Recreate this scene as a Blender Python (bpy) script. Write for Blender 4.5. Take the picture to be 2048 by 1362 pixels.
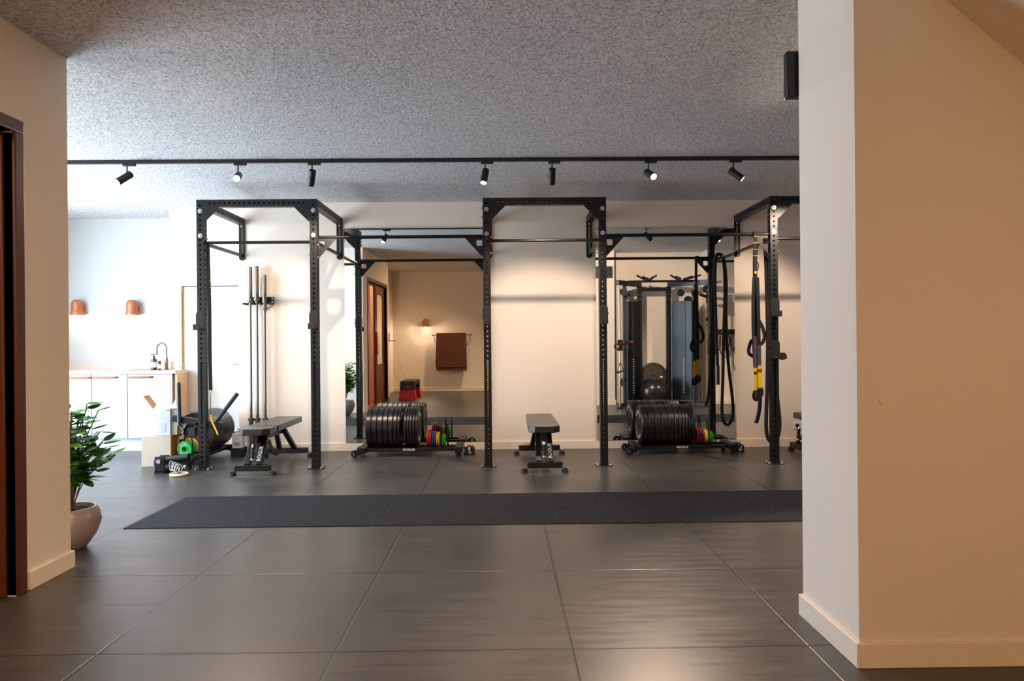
import bpy, math, random
from mathutils import Vector, Matrix, Euler
random.seed(7)
R = math.radians
scene = bpy.context.scene
COL = scene.collection
for o in list(bpy.data.objects): bpy.data.objects.remove(o)

# ------------------------------------------------------------------ camera, world, light, exposure
F = 1400.0; CAMH = 1.306
cam_data = bpy.data.cameras.new('camera'); cam = bpy.data.objects.new('camera', cam_data); COL.objects.link(cam)
cam_data.sensor_width = 36.0; cam_data.lens = F/2048*36.0; cam_data.clip_start = .02
CM = Matrix.Rotation(R(-0.6), 4, 'Z') @ Matrix.Rotation(R(90), 4, 'X') @ Matrix.Rotation(R(-0.5), 4, 'Z')
CM.translation = (0, 0, CAMH); cam.matrix_world = CM
scene.camera = cam
def W(u, v, Y):
    d = CM.to_3x3() @ Vector(((u-1024)/F, -(v-681)/F, -1)); s = Y/d.y
    return Vector((d.x*s, Y, CAMH+d.z*s))
vs = scene.view_settings; vs.view_transform = 'Standard'; vs.look = 'None'; vs.gamma = 1; vs.use_curve_mapping = False
vs.exposure = 0.22
scene.cycles.use_denoising = True
scene.cycles.max_bounces = 10; scene.cycles.diffuse_bounces = 5; scene.cycles.glossy_bounces = 6
scene.cycles.sample_clamp_indirect = 4.0
scene.cycles.caustics_reflective = False; scene.cycles.caustics_refractive = False
w = bpy.data.worlds.new('world'); scene.world = w; w.use_nodes = True
w.node_tree.nodes['Background'].inputs[0].default_value = (.62, .78, 1, 1); w.node_tree.nodes['Background'].inputs[1].default_value = .6
def light(name, typ, loc, energy, color, aim=None, **kw):
    l = bpy.data.lights.new(name, typ); l.energy = energy; l.color = color
    for k, v in kw.items(): setattr(l, k, v)
    o = bpy.data.objects.new(name, l); COL.objects.link(o); o.location = loc
    if aim is not None: o.rotation_euler = (Vector(aim)-Vector(loc)).to_track_quat('-Z', 'Y').to_euler()
    return o
DAY = (.72, .86, 1.0); WARM = (1.0, .60, .27); WARM2 = (1.0, .76, .58)
light('added_front_fill', 'SPOT', (-.22, .75, 2.93), 300, (1, .64, .32), aim=(-1.9, 1.5, 0.3), spot_size=R(130), spot_blend=.8, shadow_soft_size=.08)  # added lamp out of view, brightens the front walls, mainly the left
light('window_daylight', 'AREA', (-6.06, 6.5, 1.5), 530, DAY, aim=(0, 6.5, 1.4), shape='RECTANGLE', size=2.6, size_y=4.1)

# ------------------------------------------------------------------ helpers
def s2l(c):
    f = lambda x: x/12.92 if x <= .04045 else ((x+.055)/1.055)**2.4
    return tuple(f(x/255) for x in c)+(1,)
MATS = {}
def mat(name, rgb, rough=.5, metal=0.0, emit=None, noise=0.0, nscale=30.0, bump=0.0, bscale=200.0, spec=.5, coat=0.0, sheen=0.0):
    m = bpy.data.materials.new(name); m.use_nodes = True; nt = m.node_tree; b = nt.nodes['Principled BSDF']
    b.inputs['Base Color'].default_value = s2l(rgb); b.inputs['Roughness'].default_value = rough; b.inputs['Metallic'].default_value = metal
    b.inputs['Specular IOR Level'].default_value = spec
    if coat: b.inputs['Coat Weight'].default_value = coat
    if emit: b.inputs['Emission Color'].default_value = tuple(emit[0])+(1,); b.inputs['Emission Strength'].default_value = emit[1]
    tc = nt.nodes.new('ShaderNodeTexCoord')
    if noise:
        n = nt.nodes.new('ShaderNodeTexNoise'); n.inputs['Scale'].default_value = nscale; n.inputs['Detail'].default_value = 4
        nt.links.new(tc.outputs['Object'], n.inputs['Vector'])
        mr = nt.nodes.new('ShaderNodeMapRange'); mr.inputs[1].default_value = .3; mr.inputs[2].default_value = .7
        mr.inputs[3].default_value = 1-noise; mr.inputs[4].default_value = 1+noise
        nt.links.new(n.outputs['Fac'], mr.inputs[0])
        mx = nt.nodes.new('ShaderNodeVectorMath'); mx.operation = 'SCALE'; mx.inputs[0].default_value = s2l(rgb)[:3]
        nt.links.new(mr.outputs[0], mx.inputs['Scale']); nt.links.new(mx.outputs[0], b.inputs['Base Color'])
    if bump:
        n = nt.nodes.new('ShaderNodeTexNoise'); n.inputs['Scale'].default_value = bscale; n.inputs['Detail'].default_value = 3
        nt.links.new(tc.outputs['Object'], n.inputs['Vector'])
        bp = nt.nodes.new('ShaderNodeBump'); bp.inputs['Strength'].default_value = bump; bp.inputs['Distance'].default_value = .002
        nt.links.new(n.outputs['Fac'], bp.inputs['Height']); nt.links.new(bp.outputs[0], b.inputs['Normal'])
    MATS[name] = m; return m
M = MATS
mat('wall_paint', (236, 223, 208), .85, bump=.25, bscale=350, spec=.2)
mat('skirting_paint', (238, 224, 205), .5, spec=.4)
mat('kitchen_wall_paint', (196, 197, 195), .8, spec=.2)
mat('pink_wall_paint', (232, 178, 150), .85)
mat('rack_steel', (20, 22, 25), .40, spec=.36, bump=.12, bscale=900, noise=.06, nscale=12)
mat('rack_bar', (30, 30, 32), .3, .5)
mat('dark_trim', (22, 22, 24), .5)
mat('zinc', (200, 203, 206), .28, .9)
mat('chrome', (215, 217, 220), .12, 1.0)
mat('bar_steel', (118, 113, 105), .36, .95, noise=.05, nscale=60)
mat('vinyl', (26, 25, 26), .27, bump=.3, bscale=500, spec=.6)
mat('rubber_black', (14, 15, 17), .3, bump=.08, bscale=600, spec=.6, noise=.08, nscale=10)
mat('rubber_matte', (26, 26, 27), .75)
mat('plate_red', (190, 30, 32), .5); mat('plate_blue', (28, 66, 130), .5); mat('plate_yellow', (236, 180, 20), .5); mat('plate_green', (40, 165, 70), .5)
mat('white_print', (225, 226, 228), .6)
mat('copper', (188, 112, 74), .42, .25); mat('copper_inside', (250, 235, 215), .6)
mat('leather', (150, 82, 38), .45)
mat('cabinet_white', (190, 193, 198), .4); mat('worktop', (205, 190, 178), .35, noise=.02, nscale=8)
mat('oak', (214, 168, 118), .5, noise=.12, nscale=6)
mat('door_white', (198, 194, 188), .45)
mat('door_brown', (120, 60, 34), .42, noise=.06, nscale=4); mat('door_brown_dark', (84, 42, 26), .45)
mat('frosted_glass', (250, 225, 205), .55)
mat('glass_brown', (70, 42, 20), .12, spec=.8); mat('label_cream', (232, 226, 208), .6)
mat('cardboard', (196, 150, 98), .8, noise=.05, nscale=14); mat('carton_pale', (190, 180, 165), .8, noise=.03, nscale=14)
mat('carton_white', (205, 211, 220), .5); mat('print_grey', (196, 204, 216), .6); mat('print_navy', (48, 68, 130), .5)
mat('plastic_film', (238, 244, 248), .2)
mat('leaf', (44, 108, 36), .4, noise=.35, nscale=9, spec=.5); mat('leaf_pale', (98, 170, 58), .4, noise=.25, nscale=9)
mat('stem', (92, 74, 44), .7); mat('soil', (40, 27, 22), .98, spec=.05, noise=.4, nscale=60); mat('pot_glaze', (152, 130, 125), .3, noise=.05, nscale=8, coat=.4)
mat('strap', (24, 24, 26), .85); mat('strap_grey', (74, 74, 80), .85); mat('yellow_web', (242, 198, 10), .7)
mat('mat_brown', (88, 48, 34), .9, bump=.3, bscale=300)
mat('step_red', (205, 28, 34), .5); mat('step_black', (54, 50, 50), .75)
mat('band_brown', (96, 52, 34), .8); mat('towel_white', (236, 236, 236), .9)
mat('trainer_blue', (31, 41, 54), .4); mat('trainer_dark', (18, 20, 24), .35); mat('ball_black', (30, 29, 29), .25, spec=.6)
mat('disc_brown', (64, 54, 48), .6); mat('orange_floor', (200, 120, 70), .5)
mat('lamp_glow', (255, 255, 255), .5, emit=((1, .86, .66), 14)); mat('lamp_glow_bright', (255, 255, 255), .5, emit=((1, .93, .82), 40))
mat('lamp_glow_soft', (255, 255, 255), .5, emit=((1, .80, .55), 6))
mat('socket_white', (230, 232, 234), .35); mat('red_dot', (230, 30, 30), .4); mat('brass', (190, 150, 70), .4, .6)
mat('ring_wood', (226, 208, 180), .5)
def mirror_mat():
    m = bpy.data.materials.new('mirror_glass'); m.use_nodes = True; nt = m.node_tree; nt.nodes.remove(nt.nodes['Principled BSDF'])
    g = nt.nodes.new('ShaderNodeBsdfGlossy'); g.inputs['Roughness'].default_value = 0; g.inputs['Color'].default_value = (.84, .875, .86, 1)
    nt.links.new(g.outputs[0], nt.nodes['Material Output'].inputs[0]); M['mirror_glass'] = m
mirror_mat()
def pane_mat():
    m = bpy.data.materials.new('window_glass'); m.use_nodes = True; nt = m.node_tree; nt.nodes.remove(nt.nodes['Principled BSDF'])
    g = nt.nodes.new('ShaderNodeBsdfGlossy'); g.inputs['Roughness'].default_value = 0.01
    t = nt.nodes.new('ShaderNodeBsdfTransparent'); x = nt.nodes.new('ShaderNodeMixShader'); x.inputs[0].default_value = .08
    nt.links.new(t.outputs[0], x.inputs[1]); nt.links.new(g.outputs[0], x.inputs[2])
    nt.links.new(x.outputs[0], nt.nodes['Material Output'].inputs[0]); M['window_glass'] = m
pane_mat()
def floor_mat():
    m = bpy.data.materials.new('rubber_tiles'); m.use_nodes = True; nt = m.node_tree; N = nt.nodes; L = nt.links; b = N['Principled BSDF']
    tc = N.new('ShaderNodeTexCoord'); sep = N.new('ShaderNodeSeparateXYZ')
    wob = N.new('ShaderNodeTexNoise'); wob.inputs['Scale'].default_value = 1.7; L.new(tc.outputs['Object'], wob.inputs['Vector'])
    vs_ = N.new('ShaderNodeVectorMath'); vs_.operation = 'SCALE'; vs_.inputs['Scale'].default_value = .012
    L.new(wob.outputs['Color'], vs_.inputs[0]); va = N.new('ShaderNodeVectorMath'); L.new(tc.outputs['Object'], va.inputs[0]); L.new(vs_.outputs[0], va.inputs[1])
    L.new(va.outputs[0], sep.inputs[0])
    def joint(out, off):
        a = N.new('ShaderNodeMath'); a.operation = 'ADD'; a.inputs[1].default_value = off + 50; L.new(out, a.inputs[0])
        f = N.new('ShaderNodeMath'); f.operation = 'FRACT'; L.new(a.outputs[0], f.inputs[0])
        s = N.new('ShaderNodeMath'); s.operation = 'SUBTRACT'; s.inputs[1].default_value = .5; L.new(f.outputs[0], s.inputs[0])
        c = N.new('ShaderNodeMath'); c.operation = 'ABSOLUTE'; L.new(s.outputs[0], c.inputs[0]); return c.outputs[0]
    jx = joint(sep.outputs[0], .5-.285+.006+.5+.5-.0); jy = joint(sep.outputs[1], .5+.03+.006+.5+.5)
    mx = N.new('ShaderNodeMath'); mx.operation = 'MINIMUM'; L.new(jx, mx.inputs[0]); L.new(jy, mx.inputs[1])
    # distance to the nearest joint is 'mx' when joints are shifted to .5
    mr = N.new('ShaderNodeMapRange'); mr.inputs[1].default_value = .003; mr.inputs[2].default_value = .008; mr.clamp = True
    L.new(mx.outputs[0], mr.inputs[0])
    n1 = N.new('ShaderNodeTexNoise'); n1.inputs['Scale'].default_value = 1.3; n1.inputs['Detail'].default_value = 6; n1.inputs['Roughness'].default_value = .6; L.new(tc.outputs['Object'], n1.inputs['Vector'])
    st = N.new('ShaderNodeMapping'); st.inputs['Scale'].default_value = (2.5, 22, 1); L.new(tc.outputs['Object'], st.inputs['Vector'])
    n2 = N.new('ShaderNodeTexNoise'); n2.inputs['Scale'].default_value = 1; n2.inputs['Detail'].default_value = 8; n2.inputs['Roughness'].default_value = .7; L.new(st.outputs[0], n2.inputs['Vector'])
    ad = N.new('ShaderNodeMath'); ad.operation = 'ADD'; L.new(n1.outputs['Fac'], ad.inputs[0]); L.new(n2.outputs['Fac'], ad.inputs[1])
    cr = N.new('ShaderNodeMapRange'); cr.inputs[1].default_value = .7; cr.inputs[2].default_value = 1.3; cr.inputs[3].default_value = .036; cr.inputs[4].default_value = .074
    L.new(ad.outputs[0], cr.inputs[0])
    mu = N.new('ShaderNodeMath'); mu.operation = 'MULTIPLY'; L.new(cr.outputs[0], mu.inputs[0])
    j2 = N.new('ShaderNodeMapRange'); j2.inputs[3].default_value = .22; j2.inputs[4].default_value = 1; L.new(mr.outputs[0], j2.inputs[0]); L.new(j2.outputs[0], mu.inputs[1])
    cc = N.new('ShaderNodeCombineXYZ')
    for i, k in enumerate((1.07, 1.0, .94)):
        q = N.new('ShaderNodeMath'); q.operation = 'MULTIPLY'; q.inputs[1].default_value = k; L.new(mu.outputs[0], q.inputs[0]); L.new(q.outputs[0], cc.inputs[i])
    L.new(cc.outputs[0], b.inputs['Base Color'])
    rr = N.new('ShaderNodeMapRange'); rr.inputs[1].default_value = .3; rr.inputs[2].default_value = .7; rr.inputs[3].default_value = .27; rr.inputs[4].default_value = .42
    L.new(n2.outputs['Fac'], rr.inputs[0]); L.new(rr.outputs[0], b.inputs['Roughness']); b.inputs['Specular IOR Level'].default_value = .5
    fine = N.new('ShaderNodeTexNoise'); fine.inputs['Scale'].default_value = 260; L.new(tc.outputs['Object'], fine.inputs['Vector'])
    bh = N.new('ShaderNodeMath'); bh.operation = 'MULTIPLY_ADD'; bh.inputs[1].default_value = .12; L.new(fine.outputs['Fac'], bh.inputs[0]); L.new(mr.outputs[0], bh.inputs[2])
    bp = N.new('ShaderNodeBump'); bp.inputs['Strength'].default_value = .5; bp.inputs['Distance'].default_value = .003; L.new(bh.outputs[0], bp.inputs['Height']); L.new(bp.outputs[0], b.inputs['Normal'])
    M['rubber_tiles'] = m
floor_mat()
def strip_mat():
    m = bpy.data.materials.new('granulate_mat'); m.use_nodes = True; nt = m.node_tree; N = nt.nodes; L = nt.links; b = N['Principled BSDF']
    tc = N.new('ShaderNodeTexCoord'); n = N.new('ShaderNodeTexNoise'); n.inputs['Scale'].default_value = 120; n.inputs['Detail'].default_value = 2; L.new(tc.outputs['Object'], n.inputs['Vector'])
    r = N.new('ShaderNodeValToRGB'); e = r.color_ramp.elements; e[0].position = .42; e[0].color = (.008, .008, .010, 1); e[1].position = .68; e[1].color = (.045, .045, .053, 1)
    L.new(n.outputs['Fac'], r.inputs[0]); L.new(r.outputs[0], b.inputs['Base Color']); b.inputs['Roughness'].default_value = .9; b.inputs['Specular IOR Level'].default_value = .25
    bp = N.new('ShaderNodeBump'); bp.inputs['Strength'].default_value = 1; bp.inputs['Distance'].default_value = .006; L.new(n.outputs['Fac'], bp.inputs['Height']); L.new(bp.outputs[0], b.inputs['Normal'])
    M['granulate_mat'] = m
strip_mat()
def ceiling_mat():
    m = bpy.data.materials.new('sprayed_plaster'); m.use_nodes = True; nt = m.node_tree; N = nt.nodes; L = nt.links; b = N['Principled BSDF']
    tc = N.new('ShaderNodeTexCoord')
    n = N.new('ShaderNodeTexNoise'); n.inputs['Scale'].default_value = 64; n.inputs['Detail'].default_value = 4; n.inputs['Roughness'].default_value = .62; n.inputs['Distortion'].default_value = .6; L.new(tc.outputs['Object'], n.inputs['Vector'])
    r = N.new('ShaderNodeValToRGB'); e = r.color_ramp.elements; e[0].position = .36; e[0].color = (.44, .42, .43, 1); e[1].position = .54; e[1].color = (.93, .91, .91, 1)
    L.new(n.outputs['Fac'], r.inputs[0]); L.new(r.outputs[0], b.inputs['Base Color']); b.inputs['Roughness'].default_value = .95; b.inputs['Specular IOR Level'].default_value = .1
    bp = N.new('ShaderNodeBump'); bp.inputs['Strength'].default_value = .9; bp.inputs['Distance'].default_value = .028; L.new(n.outputs['Fac'], bp.inputs['Height']); L.new(bp.outputs[0], b.inputs['Normal'])
    M['sprayed_plaster'] = m
ceiling_mat()

def link(o, parent=None):
    COL.objects.link(o)
    if parent is not None: o.parent = parent
    return o
def frame_to(d):
    return Vector(d).normalized().to_track_quat('Z', 'Y').to_matrix().to_4x4()
class MB:
    def __init__(s): s.v = []; s.f = []
    def add(s, vs, fs, m=None):
        o = len(s.v)
        s.v += [tuple(m @ Vector(p)) if m is not None else tuple(p) for p in vs]; s.f += [tuple(i+o for i in f) for f in fs]; return s
    def box(s, x0, x1, y0, y1, z0, z1, m=None):
        vs = [(x, y, z) for z in (z0, z1) for y in (y0, y1) for x in (x0, x1)]
        return s.add(vs, [(0, 2, 3, 1), (4, 5, 7, 6), (0, 1, 5, 4), (2, 6, 7, 3), (0, 4, 6, 2), (1, 3, 7, 5)], m)
    def bar(s, a, b, w, h, up=(0, 0, 1)):
        a = Vector(a); b = Vector(b); d = (b-a); L = d.length; z = d.normalized(); u = Vector(up)
        if abs(z.dot(u)) > .98: u = Vector((0, 1, 0))
        x = u.cross(z).normalized(); y = z.cross(x)
        m = Matrix((x, y, z)).transposed().to_4x4(); m.translation = a
        return s.box(-w/2, w/2, -h/2, h/2, 0, L, m)
    def lathe(s, prof, m=None, n=24, close=False):
        vs = []; fs = []; k = len(prof)
        for i in range(n):
            a = 2*math.pi*i/n
            for r, z in prof: vs.append((r*math.cos(a), r*math.sin(a), z))
        for i in range(n):
            j = (i+1) % n
            for q in range(k-1 if not close else k):
                q2 = (q+1) % k
                fs.append((i*k+q, j*k+q, j*k+q2, i*k+q2))
        return s.add(vs, fs, m)
    def cyl(s, a, b, r, n=16, r2=None):
        a = Vector(a); b = Vector(b); m = frame_to(b-a); m.translation = a; L = (b-a).length; r2 = r if r2 is None else r2
        return s.lathe([(0.0001, 0), (r, 0), (r2, L), (0.0001, L)], m, n)
    def sphere(s, c, r, n=16, sc=(1, 1, 1)):
        k = max(6, n//2); m = Matrix.Translation(c) @ Matrix.Diagonal((*sc, 1))
        return s.lathe([(max(1e-4, r*math.sin(math.pi*i/k)), -r*math.cos(math.pi*i/k)) for i in range(k+1)], m, n)
    def tube(s, pts, r, n=8, smooth=3, flat=None):
        P = [Vector(p) for p in pts]
        if smooth > 1 and len(P) > 2:
            Q = []
            for i in range(len(P)-1):
                p0 = P[max(0, i-1)]; p1 = P[i]; p2 = P[i+1]; p3 = P[min(len(P)-1, i+2)]
                for k in range(smooth):
                    t = k/smooth
                    Q.append(.5*((2*p1)+(-p0+p2)*t+(2*p0-5*p1+4*p2-p3)*t*t+(-p0+3*p1-3*p2+p3)*t**3))
            Q.append(P[-1]); P = Q
        vs = []; fs = []; ref = None
        for i, p in enumerate(P):
            d = (P[min(i+1, len(P)-1)]-P[max(i-1, 0)]).normalized()
            if ref is None:
                ref = Vector((0, 1, 0)) if abs(d.y) < .9 else Vector((1, 0, 0))
            x = (ref-d*ref.dot(d)).normalized(); ref = x; y = d.cross(x)
            rx, ry = (r, r) if flat is None else flat
            for k in range(n):
                a = 2*math.pi*(k+.5)/n
                if flat is None: vs.append(p+x*rx*math.cos(a)+y*ry*math.sin(a))
                else: vs.append(p+x*rx*(1 if math.cos(a) > 0 else -1)+y*ry*(1 if math.sin(a) > 0 else -1))
        for i in range(len(P)-1):
            for k in range(n):
                j = (k+1) % n; fs.append((i*n+k, i*n+j, (i+1)*n+j, (i+1)*n+k))
        fs.append(tuple(range(n))[::-1]); fs.append(tuple((len(P)-1)*n+k for k in range(n)))
        return s.add(vs, fs)
    def strap(s, pts, w, t, smooth=3):   # w along Y-ish (ref), t across
        return s.tube(pts, 0, n=4, smooth=smooth, flat=(t/2, w/2))
    def prism(s, poly, h, m=None):   # polygon in XY extruded z 0..h
        n = len(poly); vs = [(x, y, 0) for x, y in poly]+[(x, y, h) for x, y in poly]
        fs = [tuple(range(n))[::-1], tuple(range(n, 2*n))]+[(i, (i+1) % n, (i+1) % n+n, i+n) for i in range(n)]
        return s.add(vs, fs, m)
    def perf(s, L, wd, holes, r=.0105, m=None, faces=(0, 1, 2, 3)):
        h = wd/2
        for f in range(4):
            fm = Matrix.Rotation(f*math.pi/2, 4, 'Z'); mm = (m @ fm) if m is not None else fm
            cuts = sorted(holes) if f in faces else []
            z = 0; vs = []; fs = []
            def quad(za, zb):
                if zb-za < 1e-5: return
                o = len(vs); vs.extend([(h, -h, za), (h, h, za), (h, h, zb), (h, -h, zb)]); fs.append((o, o+1, o+2, o+3))
            c = .0126
            for hz in cuts:
                quad(z, hz-c); z = hz+c; o = len(vs)
                rect = [(h, -h, -c), (h, 0, -c), (h, h, -c), (h, h, 0), (h, h, c), (h, 0, c), (h, -h, c), (h, -h, 0)]
                ang = [-135, -90, -45, 0, 45, 90, 135, 180]
                vs.extend([(a, b_, hz+q) for a, b_, q in rect])
                vs.extend([(h, r*math.cos(R(a)), hz+r*math.sin(R(a))) for a in ang])
                vs.extend([(h-.006, r*math.cos(R(a)), hz+r*math.sin(R(a))) for a in ang])
                for i in range(8):
                    j = (i+1) % 8; fs.append((o+i, o+j, o+8+j, o+8+i)); fs.append((o+8+i, o+8+j, o+16+j, o+16+i))
            quad(z, L); s.add(vs, fs, mm)
        mm = m if m is not None else Matrix.Identity(4)
        return s.add([(-h, -h, 0), (h, -h, 0), (h, h, 0), (-h, h, 0), (-h, -h, L), (h, -h, L), (h, h, L), (-h, h, L)], [(3, 2, 1, 0), (4, 5, 6, 7)], mm)
    def build(s, name, m, parent=None, bevel=0, smooth=30, seg=2, label=None, loc=None, sub=0):
        me = bpy.data.meshes.new(name); me.from_pydata(s.v, [], s.f); me.materials.append(M[m] if isinstance(m, str) else m); me.update()
        o = bpy.data.objects.new(name, me); link(o, parent)
        if smooth:
            me.polygons.foreach_set('use_smooth', [True]*len(me.polygons)); me.set_sharp_from_angle(angle=R(smooth))
        if bevel:
            b = o.modifiers.new('bevel', 'BEVEL'); b.width = bevel; b.segments = seg; b.limit_method = 'ANGLE'; b.angle_limit = R(40)
        if sub:
            q = o.modifiers.new('subdivision', 'SUBSURF'); q.levels = sub; q.render_levels = sub
        if label: o['label'] = label
        if loc is not None: o.location = loc
        return o
def tag(o, label, cat, group=None, kind=None):
    o['label'] = label; o['category'] = cat
    if group: o['group'] = group
    if kind: o['kind'] = kind
    return o
def thing(name, label, cat, loc=(0, 0, 0), rz=0, group=None):
    o = bpy.data.objects.new(name, None); o.empty_display_size = .05; COL.objects.link(o); o.location = loc; o.rotation_euler = (0, 0, rz)
    return tag(o, label, cat, group)
def structure(o): o['kind'] = 'structure'; return o
def copy_tree(o, parent=None):
    c = o.copy(); COL.objects.link(c); c.parent = parent
    for ch in list(o.children): copy_tree(ch, c)
    return c
def text_mb(body, size, m=None, depth=.0015, align='CENTER', bold=0.0, space=1.0):
    cu = bpy.data.curves.new('lettering', 'FONT'); cu.body = body; cu.size = size; cu.extrude = depth; cu.align_x = align; cu.align_y = 'CENTER'; cu.offset = bold; cu.resolution_u = 2; cu.space_character = space
    o = bpy.data.objects.new('lettering', cu); COL.objects.link(o); bpy.context.view_layer.update()
    dg = bpy.context.evaluated_depsgraph_get(); me = bpy.data.meshes.new_from_object(o.evaluated_get(dg))
    mb = MB(); mb.add([v.co.copy() for v in me.vertices], [tuple(p.vertices) for p in me.polygons], m)
    bpy.data.objects.remove(o); bpy.data.curves.remove(cu); bpy.data.meshes.remove(me); return mb
def arc_text(mb, body, radius, size, start, step, m, depth=.001, flip=False):
    for i, ch in enumerate(body):
        a = start-i*step if not flip else start+i*step
        rot = a-90 if not flip else a+90
        t = text_mb(ch, size, None, depth, bold=size*.03)
        mm = m @ Matrix.Translation((radius*math.cos(R(a)), radius*math.sin(R(a)), 0)) @ Matrix.Rotation(R(rot), 4, 'Z')
        mb.add(t.v, t.f, mm)
ORD = ['first', 'second', 'third', 'fourth', 'fifth', 'sixth', 'seventh', 'eighth', 'ninth', 'tenth', 'eleventh', 'twelfth', 'thirteenth']

# ------------------------------------------------------------------ the room
H = 2.975; YW = 8.40; XP = W(138, 680, 4.12).x
def sbox(name, m, *b): return structure(MB().box(*b).build(name, m, smooth=0))
sbox('floor', 'rubber_tiles', -6.4, 7, -2.4, 9.7, -.1, 0)
sbox('ceiling', 'sprayed_plaster', -6.4, 7, -2.4, 9.7, H, H+.1)
sbox('wall_back', 'wall_paint', -3.18, 6.6, YW, YW+.3, 0, H)
def holed_wall(name, m, axis, pos, thick, a0, a1, holes, z1=H, par=None):
    """wall spanning a0..a1 with rectangular openings [(b0,b1,z0,z1)]"""
    mb = MB(); cur = a0
    def bx(p0, p1, q0, q1):
        if p1-p0 < 1e-4 or q1-q0 < 1e-4: return
        if axis == 'x': mb.box(p0, p1, pos, pos+thick, q0, q1)
        else: mb.box(pos, pos+thick, p0, p1, q0, q1)
    for b0, b1, z0, zz in sorted(holes):
        bx(cur, b0, 0, z1); bx(b0, b1, 0, z0); bx(b0, b1, zz, z1); cur = b1
    bx(cur, a1, 0, z1)
    return structure(mb.build(name, m, par, smooth=0))
# side door (white) beside the kitchen
YD = 8.84
D1 = W(364, 680, YD).x; D1b = D1+.86; DTOP = W(400, 572, YD).z
holed_wall('wall_passage', 'wall_paint', 'x', YD, .12, -4.20, -3.0, [(D1, D1b, 0, DTOP)])
sbox('wall_kitchen', 'kitchen_wall_paint', -6.4, -4.0, 9.38, 9.5, 0, H)
door = thing('door_1', 'plain white door with oak frame beside the kitchen unit', 'door', (0, 0, 0)); structure(door)
d = MB(); d.box(D1-.045, D1-.018, YD-.012, YD+.1, 0, DTOP); d.box(D1b, D1b+.045, YD-.012, YD+.1, 0, DTOP); d.box(D1-.045, D1b+.045, YD-.012, YD+.1, DTOP, DTOP+.035)
d.build('door_frame', 'door_white', door, bevel=.003); MB().box(D1-.018, D1+.001, YD-.010, YD+.1, 0, DTOP-.001).build('oak_jamb', 'oak', door)
MB().box(D1+.004, D1b-.004, YD+.02, YD+.06, .01, DTOP-.004).build('door_leaf', 'door_white', door, bevel=.003)
for z in (1.02, 2.0): MB().cyl((D1+.002, YD+.012, z-.045), (D1+.002, YD+.012, z+.045), .009).build('hinge', 'zinc', door)
d = MB(); zh = 1.04; d.cyl((D1b-.09, YD+.02, zh), (D1b-.09, YD-.04, zh), .011); d.cyl((D1b-.09, YD-.04, zh), (D1b-.21, YD-.04, zh), .010); d.box(D1b-.115, D1b-.065, YD+.012, YD+.02, zh-.11, zh+.04)
d.build('door_handle', 'zinc', door)
# left window wall with the daylight
holed_wall('wall_left', 'kitchen_wall_paint', 'y', -6.38, .2, 3.9, 9.5, [(4.5, 8.7, .15, 2.82)])
wn = thing('window_1', 'tall glazed shopfront window on the left', 'window', (-6.28, 6.6, .15)); structure(wn)
d = MB()
for y in (-2.1, -.72, .68, 2.04): d.box(-.03, .03, y, y+.06, 0, 2.67)
d.box(-.03, .03, -2.1, 2.1, 0, .06); d.box(-.03, .03, -2.1, 2.1, 2.61, 2.67)
d.build('window_frame', 'dark_trim', wn, bevel=.004)
MB().box(-.005, .005, -2.05, 2.05, .05, 2.62).build('pane', 'window_glass', wn, smooth=0)
# partition and doorway wall, left foreground
YP = 4.12; O0, O1 = 1.62, 3.66; DH = 2.415
sbox('wall_partition', 'wall_paint', -6.2, XP, YP-.14, YP, 0, H)
holed_wall('wall_doorway', 'wall_paint', 'y', XP-.14, .14, 1.36, YP-.14, [(O0, O1, 0, DH)])
sbox('wall_alcove', 'wall_paint', -2.92, -2.78, -.84, 1.5, 0, H)
sbox('wall_alcove_return', 'wall_paint', -2.78, XP-.14, 1.36, 1.5, 0, H)
sbox('wall_rear', 'wall_paint', -2.78, -.44, -.84, -.70, 0, H)
sbox('wall_rear_return', 'wall_paint', -.58, -.44, -1.5, -.84, 0, H)
sbox('wall_rear_far', 'wall_paint', -.44, 5.0, -1.5, -1.36, 0, H)
sbox('wall_side', 'wall_paint', 4.86, 5.0, -1.36, 2.76, 0, H)
XQ = W(1713, 680, 2.76).x
d = MB(); d.box(XQ, 6.6, 2.76, 2.90, 0, H); d.box(XQ, 2.12, 2.90, 3.28, 0, H); d.box(3.92, 6.6, 2.90, 3.30, 0, H)
structure(d.build('wall_pillar', 'wall_paint', smooth=0))
sbox('wall_right', 'wall_paint', 6.46, 6.6, 3.3, YW, 0, H)
# stair soffit sloping down to the right
a = W(1893, 0, 2.76); b = W(2048, 130, 2.76); sl = (b.z-a.z)/(b.x-a.x)
x0 = a.x+(H-a.z)/sl; x1 = 4.0
poly = [(x0, H), (x1, a.z+sl*(x1-a.x)), (x1+.1, a.z+sl*(x1-a.x)), (x1+.1, H)]
d = MB(); mm = Matrix(((1, 0, 0, 0), (0, 0, -1, 2.76), (0, 1, 0, 0), (0, 0, 0, 1)))
d.prism(poly, 1.5, mm); structure(d.build('ceiling_stair_soffit', 'wall_paint', smooth=0))
# room behind the brown door
sbox('wall_lobby_far', 'pink_wall_paint', -5.2, -5.06, -.5, 4.06, 0, H)
sbox('wall_lobby_end', 'pink_wall_paint', -5.06, -2.92, -.5, -.36, 0, H)
sbox('floor_lobby', 'orange_floor', -5.06, XP-.07, 1.5, 4.06, 0, .006)
sbox('floor_lobby_inner', 'orange_floor', -5.06, -2.92, -.36, 1.5, 0, .006)
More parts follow.
